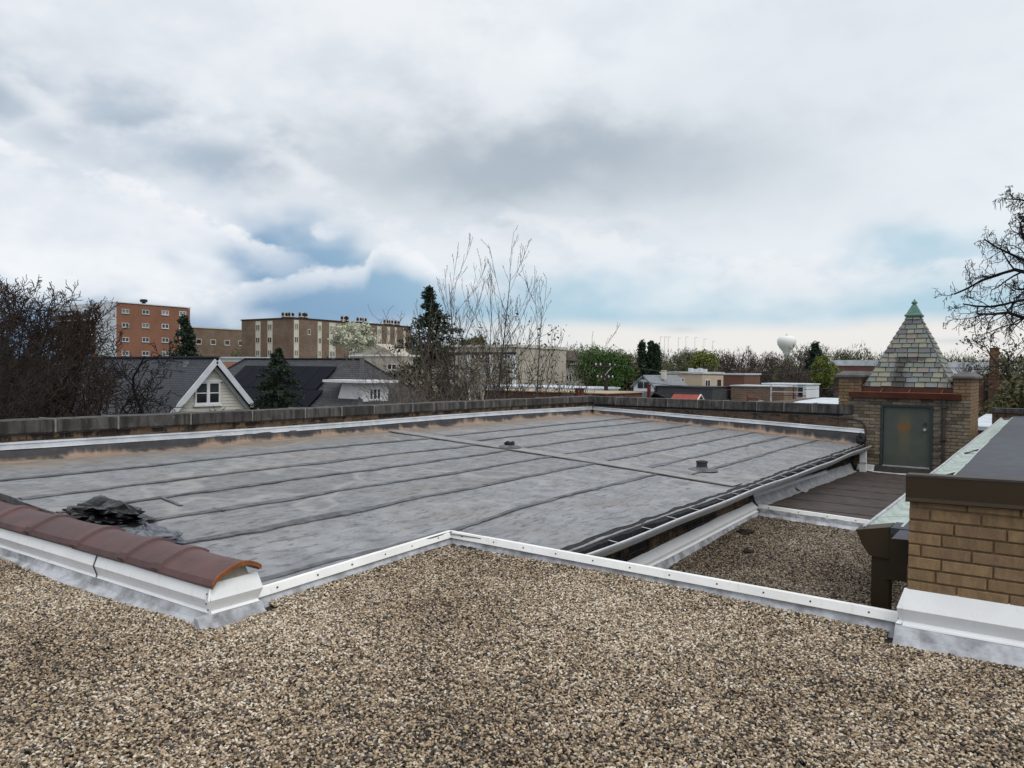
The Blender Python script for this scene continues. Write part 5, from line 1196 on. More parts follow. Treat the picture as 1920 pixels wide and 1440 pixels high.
MB().box(X1_+1.2, X1_+1.8, Yf+5, Yf+5.6, ze, zt+1.4).build('chimney', M['cream_panel'], o)
# small white gable house
p = atd(1207, 703, 76); Yf = p[1]; o = thing('white_cottage', 'small white gabled cottage with arched windows and pale roof', 'house', (p[0], p[1]+3, GZ))
X0, X1_ = aty(1188, 722, Yf)[0], aty(1226, 722, Yf)[0]; ze = aty(1188, 721, Yf)[2]; xm = (X0+X1_)/2
MB().prism([(X0, Yf, GZ), (X1_, Yf, GZ), (X1_, Yf, ze), (xm, Yf, p[2]-.15), (X0, Yf, ze)], (0, 8, 0)).build('wall', M['white_wood'], o)
for s_ in (0, 1):
    e = (X0-.25, ze-.2) if s_ == 0 else (X1_+.25, ze-.2)
    slab([(xm, Yf-.25, p[2]), (e[0], Yf-.25, e[1]), (e[0], Yf+8.2, e[1]), (xm, Yf+8.2, p[2])], .12).build('roof', M['shingle_lt'], o)
for x0, x1 in ((1196, 1206), (1207.5, 1217)):
    a, b = aty(x0, 716, Yf), aty(x1, 728, Yf); n = 8; cxx, rr_ = (a[0]+b[0])/2, (b[0]-a[0])/2
    MB().prism([(a[0], Yf-.04, b[2]), (b[0], Yf-.04, b[2])]+[(cxx+rr_*math.cos(t), Yf-.04, a[2]-rr_*.4+rr_*.4*math.sin(t)) for t in np.linspace(0, math.pi, n)], (0, .05, 0)).build('arched_window', M['glass'], o)
q_ = aty(1207, 709, Yf); MB().tube([(q_[0], Yf-.05, q_[2]), (q_[0], Yf+.02, q_[2])], .13, 14).build('round_window', M['glass'], o)
MB().box(xm+.5, xm+.9, Yf+3, Yf+3.4, p[2]-.4, p[2]+.5).build('chimney', M['cream_panel'], o)
# beige flat building
o, a = block('beige_building', 'beige flat roofed building with paired dark windows', 1317, 701, 85, 4.9, 6.6, M['beige_wall'], M['white_memb'], M['unit'])
for x0, x1 in ((1245.5, 1258), (1269.5, 1283)): wpx(o, '-Y', a[1], x0, 709, x1, 721, M['white_wood'], M['glass'], fw_=.06, mull=2, sill=False)
wpx(o, '+X', a[0], 1322, 712, 1331, 725, M['white_wood'], M['glass'], fw_=.06, mull=1, sill=False); wpx(o, '+X', a[0], 1345, 712, 1351, 727, M['brown_metal'], M['glass'], fw_=.06, sill=False)
for k in range(4): MB().box(a[0]-1.2-k*.8, a[0]-.8-k*.8, a[1]+3+k*.6, a[1]+3.6+k*.6, a[2]+.23, a[2]+.55+.1*(k % 2)).build('roof_unit', M['unit'], o)
q_ = atx(1371, 704, a[0]); o2, a2 = block('brick_annex', 'pinkish brick annex joined to the beige flat building', 1396, 703, 92, 5, 6, M['red_brick_wall'], capm=M['unit'])
# dark slate mansard shed before it
o, a = block('mansard_shed', 'low dark slate clad shed below the beige building', 1336, 727, 72, 5.6, 5, M['grey_slab'], capm=M['unit_dark'], cap=.08)
# red little roof with white verge
p = atd(1313, 740, 62); o = thing('red_canopy', 'small red pitched canopy with a white gable frame', 'canopy', (p[0], p[1], GZ))
X_, Y_ = p[0], p[1]
slab([(X_, Y_, p[2]), (X_-2.2, Y_-.1, p[2]), (X_-2.3, Y_-1.0, p[2]-.62), (X_+.0, Y_-1.0, p[2]-.62)], .05).build('roof', M['red'], o); slab([(X_, Y_, p[2]-.001), (X_-2.2, Y_, p[2]-.001), (X_-2.2, Y_+1.0, p[2]-.62), (X_, Y_+1.0, p[2]-.62)], .05).build('roof', M['red'], o)
MB().bar((X_+.05, Y_, p[2]), (X_+.05, Y_-1.05, p[2]-.66), .08, .08).bar((X_+.051, Y_, p[2]), (X_+.051, Y_+1.05, p[2]-.66), .08, .08).build('verge', M['white_wood'], o)
MB().box(X_-2.2, X_, Y_-.9, Y_+.9, GZ, p[2]-.66).build('wall', M['beige_wall'], o)
# low roofs just past the corner
o, a = block('low_roof', 'low red brown brick building with a flat top just past the far corner', 1135, 739, 46, 9, 5, M['red_brick_wall'], capm=M['tan_wall'], cap=.06)
p = atd(1087, 730, 44); cz = p[2]; o = thing('chimney_stack', 'square dark red chimney rising behind the far parapet corner', 'chimney', (p[0], p[1], GZ)); MB().box(p[0]-.18, p[0]+.18, p[1]-.18, p[1]+.18, GZ, cz).build('shaft', M['maroon'], o); MB().box(p[0]-.22, p[0]+.22, p[1]-.22, p[1]+.22, cz+.001, cz+.07).build('cap', M['brown_metal'], o)
o, a = block('white_roofed_shed', 'flat white roofed shed below the white house', 1082, 731, 60, 9, 7, M['white_wall'], M['white_memb'], M['white_memb'], cap=.12)
o, a = block('white_roofed_shed', 'paler white shed roof half hidden by the bare saplings', 1012, 728, 66, 6, 6, M['white_wall'], M['white_memb'], M['white_memb'], cap=.15)
p = atd(1112, 736, 52); o = thing('barrel_roof', 'grey barrel vaulted roof beside the utility pole', 'roof', (p[0], p[1], GZ))
MB().loft([(p[1]+1.1*math.cos(t), p[2]-.25+.42*math.sin(t)) for t in np.linspace(0, math.pi, 14)], 'X', [p[0]-1.2, p[0]+.9]).build('vault', M['shingle_lt'], o); MB().box(p[0]-1.2, p[0]+.9, p[1]-1.1, p[1]+1.1, GZ, p[2]-.252).build('wall', M['cream_wall'], o)
# grey shallow roof
p = atd(1190, 733, 58); o = thing('low_house', 'low house with shallow grey roof in front of the white cottage', 'house', (p[0], p[1], GZ))
MB().box(p[0]-4, p[0]+1.4, p[1]-1.8, p[1]+1.8, GZ, p[2]-.55).build('wall', M['cream_wall'], o)
for s_ in (-1, 1): slab([(p[0]-4.2, p[1], p[2]-.001*s_), (p[0]+1.6, p[1], p[2]-.001*s_), (p[0]+2, p[1]+s_*2.2, p[2]-.6), (p[0]-4.6, p[1]+s_*2.2, p[2]-.6)], .08).build('roof', M['shingle2'], o)
# white membrane roof beyond the back parapet
o = thing('flat_white_roof', 'bright white flat roof just beyond the parapet left of the tower', 'roof', (-12, 45, GZ))
MB().box(-16.0, -6, 28, 66, GZ, -.35).build('wall', M['brick_par2'], o)
q4 = [atz(1436, 764, -.2), atz(1536, 746.5, -.2)]
MB().prism([(-9.9, 28, -.34), (-5.9, 28, -.34), (-5.9, 61, -.34), (-14.2, 61, -.34), (-13.6, 52, -.34)], (0, 0, .14)).build('membrane', M['white_memb'], o)
# sheds and frame right of the bare tree
o, a = block('grey_hut', 'pale grey hut with dark doorways behind the white flat roof', 1512, 722, 75, 4.2, 5, M['white_wall'], capm=M['white_memb'], cap=.12)
wpx(o, '-Y', a[1], 1497, 724, 1505, 744, M['brown_metal'], M['glass'], fw_=.05, sill=False)
o, a = block('brown_hut', 'dark brown low shed right of the small bare tree', 1470, 726, 72, 5, 5, M['brown_brick'], capm=M['unit'], cap=.1)
p = atd(1405, 745, 55); o = thing('orange_stand', 'small orange and white stand behind the back parapet', 'stand', (p[0], p[1], GZ))
MB().box(p[0], p[0]+.9, p[1]-.2, p[1]+.3, GZ, p[2]-.2).build('counter', M['cream_wall'], o); MB().box(p[0]-.02, p[0]+.7, p[1]-.23, p[1]+.3, p[2]-.199, p[2]+.02).build('top', M['red_brick_wall'], o); MB().box(p[0]-.15, p[0]-.04, p[1]-.1, p[1], GZ, p[2]+.25).build('post', M['red'], o)
p = atd(1488, 735, 66); o = thing('steel_rack', 'maroon and grey steel frame of posts and rails behind the parapet', 'frame', (p[0], p[1], GZ))
for k, mm in ((0, 'maroon'), (1.0, 'unit'), (-1.9, 'unit')): MB().box(p[0]+k-.05, p[0]+k+.05, p[1]-.05, p[1]+.05, GZ, p[2]+.55).build('post', M[mm], o)
for zz in (.45, .0, -.3): MB().box(p[0]-1.9, p[0]+1.0, p[1]-.10, p[1]-.052, p[2]+zz-.03, p[2]+zz+.03).build('rail', M['unit'] if zz > -.2 else M['maroon'], o)
# maroon pole by the corner
p = atd(1217, 722, 50); o = thing('maroon_post', 'slim maroon post in front of the white cottage', 'post', (p[0], p[1], GZ)); MB().box(p[0]-.09, p[0]+.09, p[1]-.09, p[1]+.09, GZ, p[2]).build('shaft', M['maroon'], o); MB().box(p[0]-.12, p[0]+.12, p[1]-.12, p[1]+.12, p[2]+.001, p[2]+.05).build('cap', M['maroon'], o)
# long white buildings at the right
o, a = block('white_warehouse', 'long white roofed warehouse right of the tower', 1925, 690, 130, 30, 16, M['white_wall'], M['white_memb'], M['white_memb'], cap=.9)
o, a = block('white_warehouse', 'white roof edge seen left of the slate pyramid', 1652, 686, 140, 9, 20, M['red_brick_wall'], M['white_memb'], M['white_memb'], cap=1.0)
o, a = block('dark_brick_house', 'dark brick house with porch grille right of the tower', 1905, 706, 44, 3.0, 5, M['red_brick_wall'], capm=M['brown_metal'], cap=.12)
for k in range(9): MB().box(a[0]-2.8+k*.33, a[0]-2.76+k*.33, a[1]-.12, a[1]-.08, GZ, a[2]-.1).build('bar', M['unit_dark'], o)
wpx(o, '-Y', a[1], 1845, 716, 1872, 758, M['brown_metal'], M['glass'], fw_=.06, mull=1, sill=False)
p = atd(1865, 654, 42); o = thing('brick_chimney', 'tall brick chimney right of the slate pyramid', 'chimney', (p[0], p[1], GZ)); MB().box(p[0]-.23, p[0]+.23, p[1]-.23, p[1]+.23, GZ, p[2]-.5).build('shaft', M['red_brick_wall'], o); MB().box(p[0]-.215, p[0]+.215, p[1]-.215, p[1]+.215, p[2]-.499, p[2]).build('upper_shaft', M['orange_brick'], o); MB().box(p[0]-.25, p[0]+.25, p[1]-.25, p[1]+.25, p[2]+.001, p[2]+.05).build('cap', M['brown_metal'], o)
o = thing('flat_white_roof', 'small white flat roof wedge beyond the dark roof at the right', 'roof', (0, 30, GZ)); MB().box(-2.0, -.2, 25.5, 34, GZ, .05).build('wall', M['brick_par2'], o); MB().box(-2.05, -.15, 25.45, 34, .051, .16).build('membrane', M['white_memb'], o)

# ------------------------------------------------------------------ water tower
p = atd(1475, 641, 620); o = thing('water_tower', 'white onion shaped water tower above the trees on the horizon', 'water tower', (p[0], p[1], GZ))
R_ = 7.4; MB().lathe((p[0], p[1], p[2]), [(1.6, GZ-p[2]), (1.5, -15), (1.9, -10.5), (3.2, -7.6), (5.4, -4.9), (6.9, -2.4), (7.4, 0), (7.1, 1.9), (6.2, 3.3), (4.6, 4.4), (2.4, 5.0), (.3, 5.2)], 32).build('tank', M['tank'], o, smooth=True)
MB().lathe((p[0], p[1], p[2]+5.2), [(1.6, 0), (1.6, .15), (.5, .2), (.5, 1.0), (.1, 1.1)], 10).build('hatch', M['unit'], o)
# flood-light poles far off
for i, (x, y) in enumerate(((1238, 632), (1246, 632), (1253, 632), (1272, 634), (1286, 632), (1303, 633), (1320, 636), (1336, 640))):
    p = atd(x, y, 420+7*i); o = thing('light_pole', ORD[i]+' thin far light pole from the left above the tree line', 'light pole', (p[0], p[1], GZ), 'far light poles above the trees')
    MB().tube([(p[0], p[1], GZ), (p[0], p[1], p[2])], [.16, .10], 6).build('pole', M['unit'], o); MB().box(p[0]-.1, p[0]+1.6, p[1]-.1, p[1]+.1, p[2]-.05, p[2]+.15).build('lamp_arm', M['unit'], o)
# utility pole with wires
p = atd(1137, 684, 56); o = thing('utility_pole', 'dark wooden utility pole with crossarm before the green tree', 'utility pole', (p[0], p[1], GZ))
MB().tube([(p[0], p[1], GZ), (p[0], p[1], p[2])], [.19, .15], 10).build('pole', M['wood_pole'], o)
rvec = np.array((math.cos(AZ), math.sin(AZ), 0))
for dz, hl in ((-.12, .75), (-1.0, .6)):
    a = np.array((p[0], p[1]-.18, p[2]+dz)); MB().bar(a-rvec*hl, a+rvec*hl, .10, .12).build('crossarm', M['wood_pole'], o)
    for s_ in (-.9, -.45, .45, .9): c_ = a+rvec*hl*s_; MB().lathe((c_[0], c_[1], c_[2]+.06), [(.03, 0), (.06, .05), (.05, .14), (.02, .18)], 8).build('insulator', M['unit'], o)
MB().bar((p[0], p[1]-.2, p[2]-.75), np.array((p[0], p[1]-.2, p[2]-.15))+rvec*.5, .04, .04).build('brace', M['unit'], o)
ends = [(np.array((p[0], p[1]-.18, p[2]+.04))+rvec*.7, atd(1560, 690, 62)), (np.array((p[0], p[1]-.18, p[2]-.9))+rvec*.5, atd(1640, 720, 60)), (np.array((p[0], p[1]-.18, p[2]+.04))-rvec*.7, atd(960, 706, 70)), (np.array((p[0], p[1]-.18, p[2]-.9))-rvec*.5, atd(1000, 730, 66))]
for i, (a, b) in enumerate(ends):
    P_ = [a+(b-a)*t-np.array((0, 0, .7*4*t*(1-t))) for t in np.linspace(0, 1, 14)]
    tag(MB().tube(P_, .018, 4).build('overhead_wire', M['wire']), ['upper overhead wire running right from the utility pole', 'lower overhead wire running right from the utility pole', 'upper overhead wire running left from the utility pole', 'lower overhead wire running left from the utility pole'][i], 'wire')
# ------------------------------------------------------------------ trees
def bark(name, c1, c2): return mat(name, c1, c2, 3, rough=.95)
M['bark_dark'] = bark('dark_bark', (.020, .016, .014), (.035, .027, .023))
M['bark_brown'] = bark('brown_bark', (.050, .034, .026), (.034, .024, .02))
M['bark_red'] = bark('reddish_twig_bark', (.052, .028, .020), (.036, .022, .017))
M['bark_tan'] = bark('tan_sapling_bark', (.20, .158, .125), (.12, .095, .078))
M['bark_blue'] = bark('grey_sapling_bark', (.052, .048, .052), (.075, .066, .062))
M['bark_black'] = bark('black_bark', (.012, .011, .012), (.02, .018, .018))
def leafmat(name, c1, c2, tr=.3):
    m_ = bpy.data.materials.new(name); m_.use_nodes = True; t = NT(m_.node_tree); b = m_.node_tree.nodes['Principled BSDF']
    pos = t.n('ShaderNodeNewGeometry').outputs['Position']; wn = t.n('ShaderNodeTexWhiteNoise'); vr = t.vm('SNAP', pos, (.35, .35, .35)); t.put(wn.inputs['Vector'], vr)
    f_ = t.m('ADD', t.m('MULTIPLY', wn.outputs['Value'], .5), t.m('MULTIPLY', t.noise(pos, .5, 3, .5), .6), clamp=True)
    t.put(b.inputs['Base Color'], t.mix(f_, c1, c2)); b.inputs['Roughness'].default_value = .7; b.inputs['Specular IOR Level'].default_value = .25
    return m_
M['needle'] = leafmat('dark_needles', (.010, .022, .014), (.030, .050, .026))
M['needle2'] = leafmat('spruce_needles', (.008, .020, .013), (.022, .040, .022))
M['leaf_green'] = leafmat('fresh_leaves', (.028, .068, .014), (.068, .135, .030))
M['leaf_yellow'] = leafmat('yellow_green_leaves', (.10, .13, .025), (.17, .19, .05))
M['leaf_olive'] = leafmat('olive_buds', (.06, .062, .025), (.11, .105, .045))
M['blossom'] = leafmat('white_blossom', (.42, .44, .33), (.60, .60, .48))
M['twig_far'] = leafmat('far_twigs', (.050, .038, .034), (.090, .070, .060))
M['twig_far2'] = leafmat('far_budding_twigs', (.058, .066, .026), (.105, .115, .048))

def norm(v): return v/(np.linalg.norm(v)+1e-9)
class Tree:
    def __init__(s, seed): s.r = random.Random(seed); s.seg = []; s.tips = []
    def rv(s): return np.array((s.r.gauss(0, 1), s.r.gauss(0, 1), s.r.gauss(0, 1)))
    def grow(s, p, d, L, rad, lvl, P):
        n = max(2, P['n'][min(lvl, len(P['n'])-1)]); pts = [p]; rr_ = [rad]; d = norm(d)
        wob = P['wob'][min(lvl, len(P['wob'])-1)]; up_ = P['up'][min(lvl, len(P['up'])-1)]; tp = P['taper']
        for i in range(n):
            d = norm(d+s.rv()*wob+np.array((0, 0, up_))); p = p+d*L/n; pts.append(p); rr_.append(max(rad*(1-(1-tp)*(i+1)/n), P['rmin']))
        s.seg.append((pts, rr_, lvl))
        if lvl >= P['max']: s.tips.append(p); return
        nc = P['nc'][lvl]; t0 = P['t0'][min(lvl, len(P['t0'])-1)]
        for k in range(nc):
            t = t0+(1-t0)*(k+s.r.random())/nc; f_ = t*n; i = min(int(f_), n-1); q_ = pts[i]+(pts[i+1]-pts[i])*(f_-i)
            ax = norm(pts[i+1]-pts[i]); side = norm(np.cross(ax, s.rv())); an = math.radians(s.r.gauss(P['ang'][min(lvl, len(P['ang'])-1)], 9))
            cd = ax*math.cos(an)+side*math.sin(an)
            l2 = L*P['lr'][min(lvl, len(P['lr'])-1)]*s.r.uniform(.65, 1.15)*(1.15-P.get('cone', .55)*t)
            s.grow(q_, cd, l2, max((rr_[i]*(1-(f_-i))+rr_[i+1]*(f_-i))*P['rr'], P['rmin']), lvl+1, P)
    def build(s, parent, mt, mc, split=1, cname='branches'):
        for nm, mm, sel in (('trunk', mt, lambda l: l < split), (cname, mc, lambda l: l >= split)):
            segs = [q_ for q_ in s.seg if sel(q_[2])]
            if segs: tubes(nm, segs, mm, parent)
def quickmesh(name, V, Fq):
    """mesh from numpy arrays; all faces have the same number of corners"""
    me = bpy.data.meshes.new(name); nf, k = Fq.shape
    me.vertices.add(len(V)); me.vertices.foreach_set('co', np.ascontiguousarray(V, np.float32).ravel())
    me.loops.add(nf*k); me.loops.foreach_set('vertex_index', np.ascontiguousarray(Fq, np.int32).ravel())
    me.polygons.add(nf); me.polygons.foreach_set('loop_start', np.arange(0, nf*k, k, dtype=np.int32))
    me.polygons.foreach_set('use_smooth', np.ones(nf, bool)); me.update(calc_edges=True); return me
def tubes(name, segs, mm, parent):
    groups = {}
    for pts, rr_, lvl in segs: groups.setdefault((len(pts), 7 if lvl == 0 else (5 if lvl == 1 else 3)), []).append((pts, rr_))
    VV, FF, off = [], [], 0
    for (k, n), lst in groups.items():
        P = np.array([q_[0] for q_ in lst], float); R_ = np.array([q_[1] for q_ in lst], float); m_ = len(lst)
        T = np.empty_like(P); T[:, 1:-1] = P[:, 2:]-P[:, :-2]; T[:, 0] = P[:, 1]-P[:, 0]; T[:, -1] = P[:, -1]-P[:, -2]
        T /= np.linalg.norm(T, axis=2)[..., None]+1e-9
        a = np.cross(T, np.array((.83, .17, .21))); a /= np.linalg.norm(a, axis=2)[..., None]+1e-9; b = np.cross(T, a)
        th = np.arange(n)*2*math.pi/n
        V = P[:, :, None]+R_[:, :, None, None]*(np.cos(th)[None, None, :, None]*a[:, :, None]+np.sin(th)[None, None, :, None]*b[:, :, None])
        i, j = np.meshgrid(np.arange(k-1), np.arange(n), indexing='ij'); i = i.ravel(); j = j.ravel(); j2 = (j+1) % n
        F = np.stack([i*n+j, i*n+j2, (i+1)*n+j2, (i+1)*n+j], 1)
        F = (F[None]+(np.arange(m_)*k*n)[:, None, None]).reshape(-1, 4)+off
        VV.append(V.reshape(-1, 3)); FF.append(F); off += m_*k*n
    return link(name, quickmesh(name, np.concatenate(VV)-wl(parent), np.concatenate(FF)), mm, parent)
def leaves(name, pts, size, n, spread, mm, parent, asp=.6, seed=0):
    g = np.random.default_rng(seed); pts = np.asarray(pts); c_ = pts[g.integers(0, len(pts), n)]+g.normal(0, 1, (n, 3))*spread
    a = g.normal(0, 1, (n, 3)); a /= np.linalg.norm(a, axis=1)[:, None]; b = np.cross(a, g.normal(0, 1, (n, 3))); b /= np.linalg.norm(b, axis=1)[:, None]
    sz = size*g.uniform(.6, 1.4, n)[:, None]; a *= sz; b *= sz*asp
    V = np.stack([c_-a, c_-b*.9, c_+a, c_+b*.9], 1).reshape(-1, 3)
    me = quickmesh(name, V-wl(parent), np.arange(4*n).reshape(-1, 4))
    return link(name, me, mm, parent)
def baretree(label, base, h, P, seed, mt, mc, lean=(0, 0, 1), r0=.14, name='bare_tree', group=None, trunkL=None, split=1):
    o = thing(name, label, 'tree', tuple(base), group); t = Tree(seed); t.grow(np.asarray(base, float), np.asarray(lean, float), trunkL or h*.55, r0, 0, P); t.build(o, mt, mc, split); return o, t
PB = dict(n=[7, 6, 5, 4, 3], wob=[.07, .14, .20, .24, .28], up=[.05, .06, .05, .04, .03], taper=.45, rmin=.006, max=4, nc=[9, 6, 6, 5], t0=[.28, .2, .15, .1], ang=[42, 44, 46, 48], lr=[.62, .62, .58, .55], rr=.62)
# left crowd of bare trees, rooted behind the left parapet
def base_at(x, D): q_ = atd(x, 700, D); return np.array((q_[0], q_[1], GZ))
for i, (x, D, h, sd, mt, mc, lab) in enumerate(((60, 27, 12.6, 11, 'bark_brown', 'bark_red', 'tall reddish bare tree at the left edge behind the parapet'), (-50, 23, 13.2, 12, 'bark_dark', 'bark_brown', 'tall dark bare tree leaning in at the far left edge'), (135, 30, 11.6, 14, 'bark_brown', 'bark_red', 'reddish brown bare tree before the white flank of the orange block'), (10, 19, 9.6, 16, 'bark_dark', 'bark_dark', 'low dark tangled tree just behind the left parapet'))):
    o, t = baretree(lab, base_at(x, D), h, dict(PB, rmin=.010 if i != 3 else .008, up=[.06, .11, .10, .08, .06], nc=[14, 8, 7, 5], lr=[.58, .6, .58, .55]), sd, M[mt], M[mc], r0=.17, trunkL=h*.70)
# knobbly dark tree before the gabled house
PK = dict(PB, wob=[.10, .22, .28, .32, .34], nc=[7, 5, 5, 4], rmin=.010, lr=[.66, .62, .6, .55], ang=[48, 50, 50, 50])
o, t = baretree('black branched spreading bare tree in front of the dark shingle roof', base_at(232, 21), 9.4, PK, 21, M['bark_black'], M['bark_black'], r0=.16, trunkL=6.9)
o, t = baretree('smaller black bare tree whose twigs cross the cream gable', base_at(318, 22), 7.6, dict(PK, max=4), 23, M['bark_black'], M['bark_dark'], r0=.12, trunkL=6.1)
o, t = baretree('dark bushy bare tree low between the left trees', base_at(165, 20), 8.6, dict(PK, nc=[8, 6, 6, 4]), 27, M['bark_dark'], M['bark_dark'], r0=.12, trunkL=6.6)
# upright saplings behind the corner
PS = dict(n=[9, 6, 5, 4], wob=[.035, .05, .07, .10], up=[.05, .13, .12, .08], taper=.12, rmin=.0055, max=3, nc=[15, 5, 2], t0=[.30, .25, .3], ang=[34, 28, 28], lr=[.48, .40, .40], rr=.5, cone=.80)
for i, (x, xt, yt, D, lab) in enumerate(((872, 862, 452, 27, 'left upright bare sapling, second tallest, behind the corner'), (908, 936, 428, 27.5, 'tallest upright bare sapling rising near the middle of the sky'), (1000, 1012, 492, 26, 'upright bare sapling right of the tallest one'), (968, 985, 545, 26.5, 'thin bare sapling between the two tallest right hand ones'), (985, 1098, 600, 25.5, 'bare sapling leaning far to the right over the parapet corner'), (830, 806, 520, 28, 'slender bare sapling in front of the tall spruce'), (885, 900, 505, 28.5, 'slim bare sapling crowded between the two tall ones'), (806, 770, 575, 29, 'bare sapling leaning left across the tall spruce'))):
    b = base_at(x, D); tp = atd(xt, yt, D); d = tp-b; L = np.linalg.norm(d)
    o, t = baretree(lab, b, L, dict(PS, nc=[18 if i not in (4,) else 12, 5, 2]), 50+i, M['bark_blue'], M['bark_blue'] if i < 4 else M['bark_tan'], lean=d, r0=.075 if i < 3 else .055, trunkL=L*.885, name='sapling', group='upright saplings behind the roof corner')
# tangle of tan shrubs below them
PT = dict(n=[5, 4, 4, 3], wob=[.10, .14, .18, .2], up=[.06, .05, .05, .04], taper=.3, rmin=.007, max=3, nc=[8, 5, 4], t0=[.2, .15, .2], ang=[34, 38, 40], lr=[.55, .55, .5], rr=.6)
for i, (x, D, yt, lab) in enumerate(((782, 30, 676, 'tan twiggy shrub right of the white dormer'), (812, 27, 690, 'tall tan twiggy shrub below the tall spruce'), (856, 28, 680, 'tan twiggy shrub left of the cream building'), (775, 26, 712, 'low tan brush right of the white dormer'), (900, 29, 690, 'brown brush in front of the cream building'), (945, 30, 700, 'olive brown brush right of the brown brush'))):
    b = base_at(x, D); L = atd(x, yt, D)[2]-GZ; o = thing('shrub', lab, 'shrub', tuple(b)); t = Tree(90+i)
    for k in range(7 if i > 3 else 5):
        a = k*2.4; t.grow(b+np.array((.35*math.cos(a), .35*math.sin(a), 0)), np.array((.22*math.cos(a), .22*math.sin(a), 1)), L*t.r.uniform(.72, .98), .035, 0, PT)
    t.build(o, M['bark_tan' if i < 4 else 'bark_brown'], M['bark_tan' if i in (0, 1, 2, 3) else 'bark_brown'], 1, 'branches')
    if i >= 4: leaves('leaf_buds', t.tips, .06, 1600, .18, M['leaf_olive'], o, seed=i)
# conifers
def conifer(label, x, ytop, D, halfw, mm, seed, dens=1.0, ragged=.25, zb=None, droop=-.25, tri=.10, prof=.8):
    tp = atd(x, ytop, D); b = np.array((tp[0], tp[1], GZ)); H_ = tp[2]-GZ; g = random.Random(seed)
    o = thing('conifer', label, 'tree', tuple(b)); MB().tube([b, b+np.array((0, 0, H_*.97))], [halfw*.09, .03], 7).build('trunk', M['bark_dark'], o)
    mb = MB(); z0 = .12*H_ if zb is None else zb-GZ; nw = int(34*dens); P_ = []
    for k in range(nw):
        f_ = k/(nw-1); zz = z0+(H_-z0)*f_; R_ = halfw*(1-f_)**prof*(1+ragged*g.uniform(-1, .6))+.03
        for j in range(max(4, int(9*(1-f_*.5)))):
            a = g.uniform(0, 6.283); R2 = R_*g.uniform(.72, 1.1); dz = droop*R2*g.uniform(.4, 1.3)
            st_ = b+np.array((0, 0, zz)); en = st_+np.array((R2*math.cos(a), R2*math.sin(a), dz+.12*R2)); mid = (st_+en)/2+np.array((0, 0, .08*R2))
            mb.tube([st_, mid, en], [.03, .02, .008], 3, cap=False)
            for t in np.linspace(.25, 1, 7):
                q_ = st_*(1-t)**2+2*mid*t*(1-t)+en*t*t; P_.append((q_, a))
    mb.build('branches', M['bark_dark'], o, fixn=False)
    Q = np.array([p_[0] for p_ in P_]); leaves('needles', Q, tri, int(len(Q)*(7 if tri > .07 else 13)), tri*.75, mm, o, asp=.4, seed=seed)
    return o
conifer('tall ragged dark spruce left of the bare saplings', 806, 544, 44, 5.6, M['needle2'], 3, 1.25, .50, tri=.14, prof=.80)
conifer('bushy spruce standing before the solar panelled roof', 522, 658, 27, 3.0, M['needle'], 4, 1.7, .2, tri=.058, prof=.7)
conifer('dark spruce at the foot of the orange brick block', 345, 597, 92, 5.2, M['needle2'], 5, .9, .25, tri=.24, prof=.8)
for i, (x, y, w_, lab) in enumerate(((1204, 645, 1.15, 'left dark pointed cypress behind the white cottage'), (1221, 644, 1.0, 'middle dark pointed cypress behind the white cottage'), (1231, 650, .9, 'right dark pointed cypress behind the white cottage'))):
    conifer(lab, x, y, 105, w_*1.15, M['needle'], 30+i, 1.0, .15, droop=.35, tri=.22, prof=.55)
conifer('dark green pine rising in the far tree line right of the water tower', 1529, 648, 170, 5.5, M['needle'], 9, .7, .35, tri=.42)
# leafy trees
def leafy(label, x, ytop, D, rx_, rz_, mm, seed, n=5000, size=.2, trunk=M['bark_brown'], gap=.0):
    tp = atd(x, ytop, D); b = np.array((tp[0], tp[1], GZ)); H_ = tp[2]-GZ
    o = thing('leafy_tree', label, 'tree', tuple(b)); t = Tree(seed); t.grow(b, np.array((0, 0, 1.)), H_*.62, .03*H_**.9, 0, dict(PB, max=3, rmin=.02, lr=[.5, .55, .5], nc=[10, 6, 5])); t.build(o, trunk, trunk)
    g = np.random.default_rng(seed); k = 46; cl = g.normal(0, 1, (k, 3)); cl /= np.linalg.norm(cl, axis=1)[:, None]; cl *= g.uniform(.35, 1, (k, 1))**.5
    C_ = np.array((tp[0], tp[1], tp[2]-rz_))+cl*np.array((rx_, rx_, rz_))
    leaves('crown', C_, size, n, min(rx_, rz_)*.17, mm, o, seed=seed); return o
leafy('fresh green round tree beside the white house', 1132, 652, 82, 2.6, 2.7, M['leaf_green'], 61, 17000, .115)
leafy('paler green slim tree right of the fresh green one', 1172, 668, 84, 1.2, 2.3, M['leaf_olive'], 62, 2600, .17)
leafy('yellow green slim tree right in the far tree line', 1546, 671, 120, 1.7, 2.6, M['leaf_yellow'], 63, 6500, .16)
leafy('yellow green round tree above the beige building', 1318, 662, 190, 3.6, 3.2, M['leaf_yellow'], 64, 6500, .24)
leafy('white blossoming tree before the brown apartment block', 664, 607, 88, 2.7, 1.5, M['blossom'], 65, 5200, .15)
leafy('olive budding tree behind the cream building', 890, 634, 120, 4.6, 2.0, M['leaf_olive'], 66, 3200, .26)
leafy('hazy green tree at the right edge below the big bare tree', 1925, 655, 46, 1.9, 2.4, M['leaf_olive'], 67, 4200, .10)
leafy('dark green shrubby tree at the right edge below eye level', 1918, 706, 36, 1.7, 2.0, M['leaf_olive'], 68, 4200, .11)
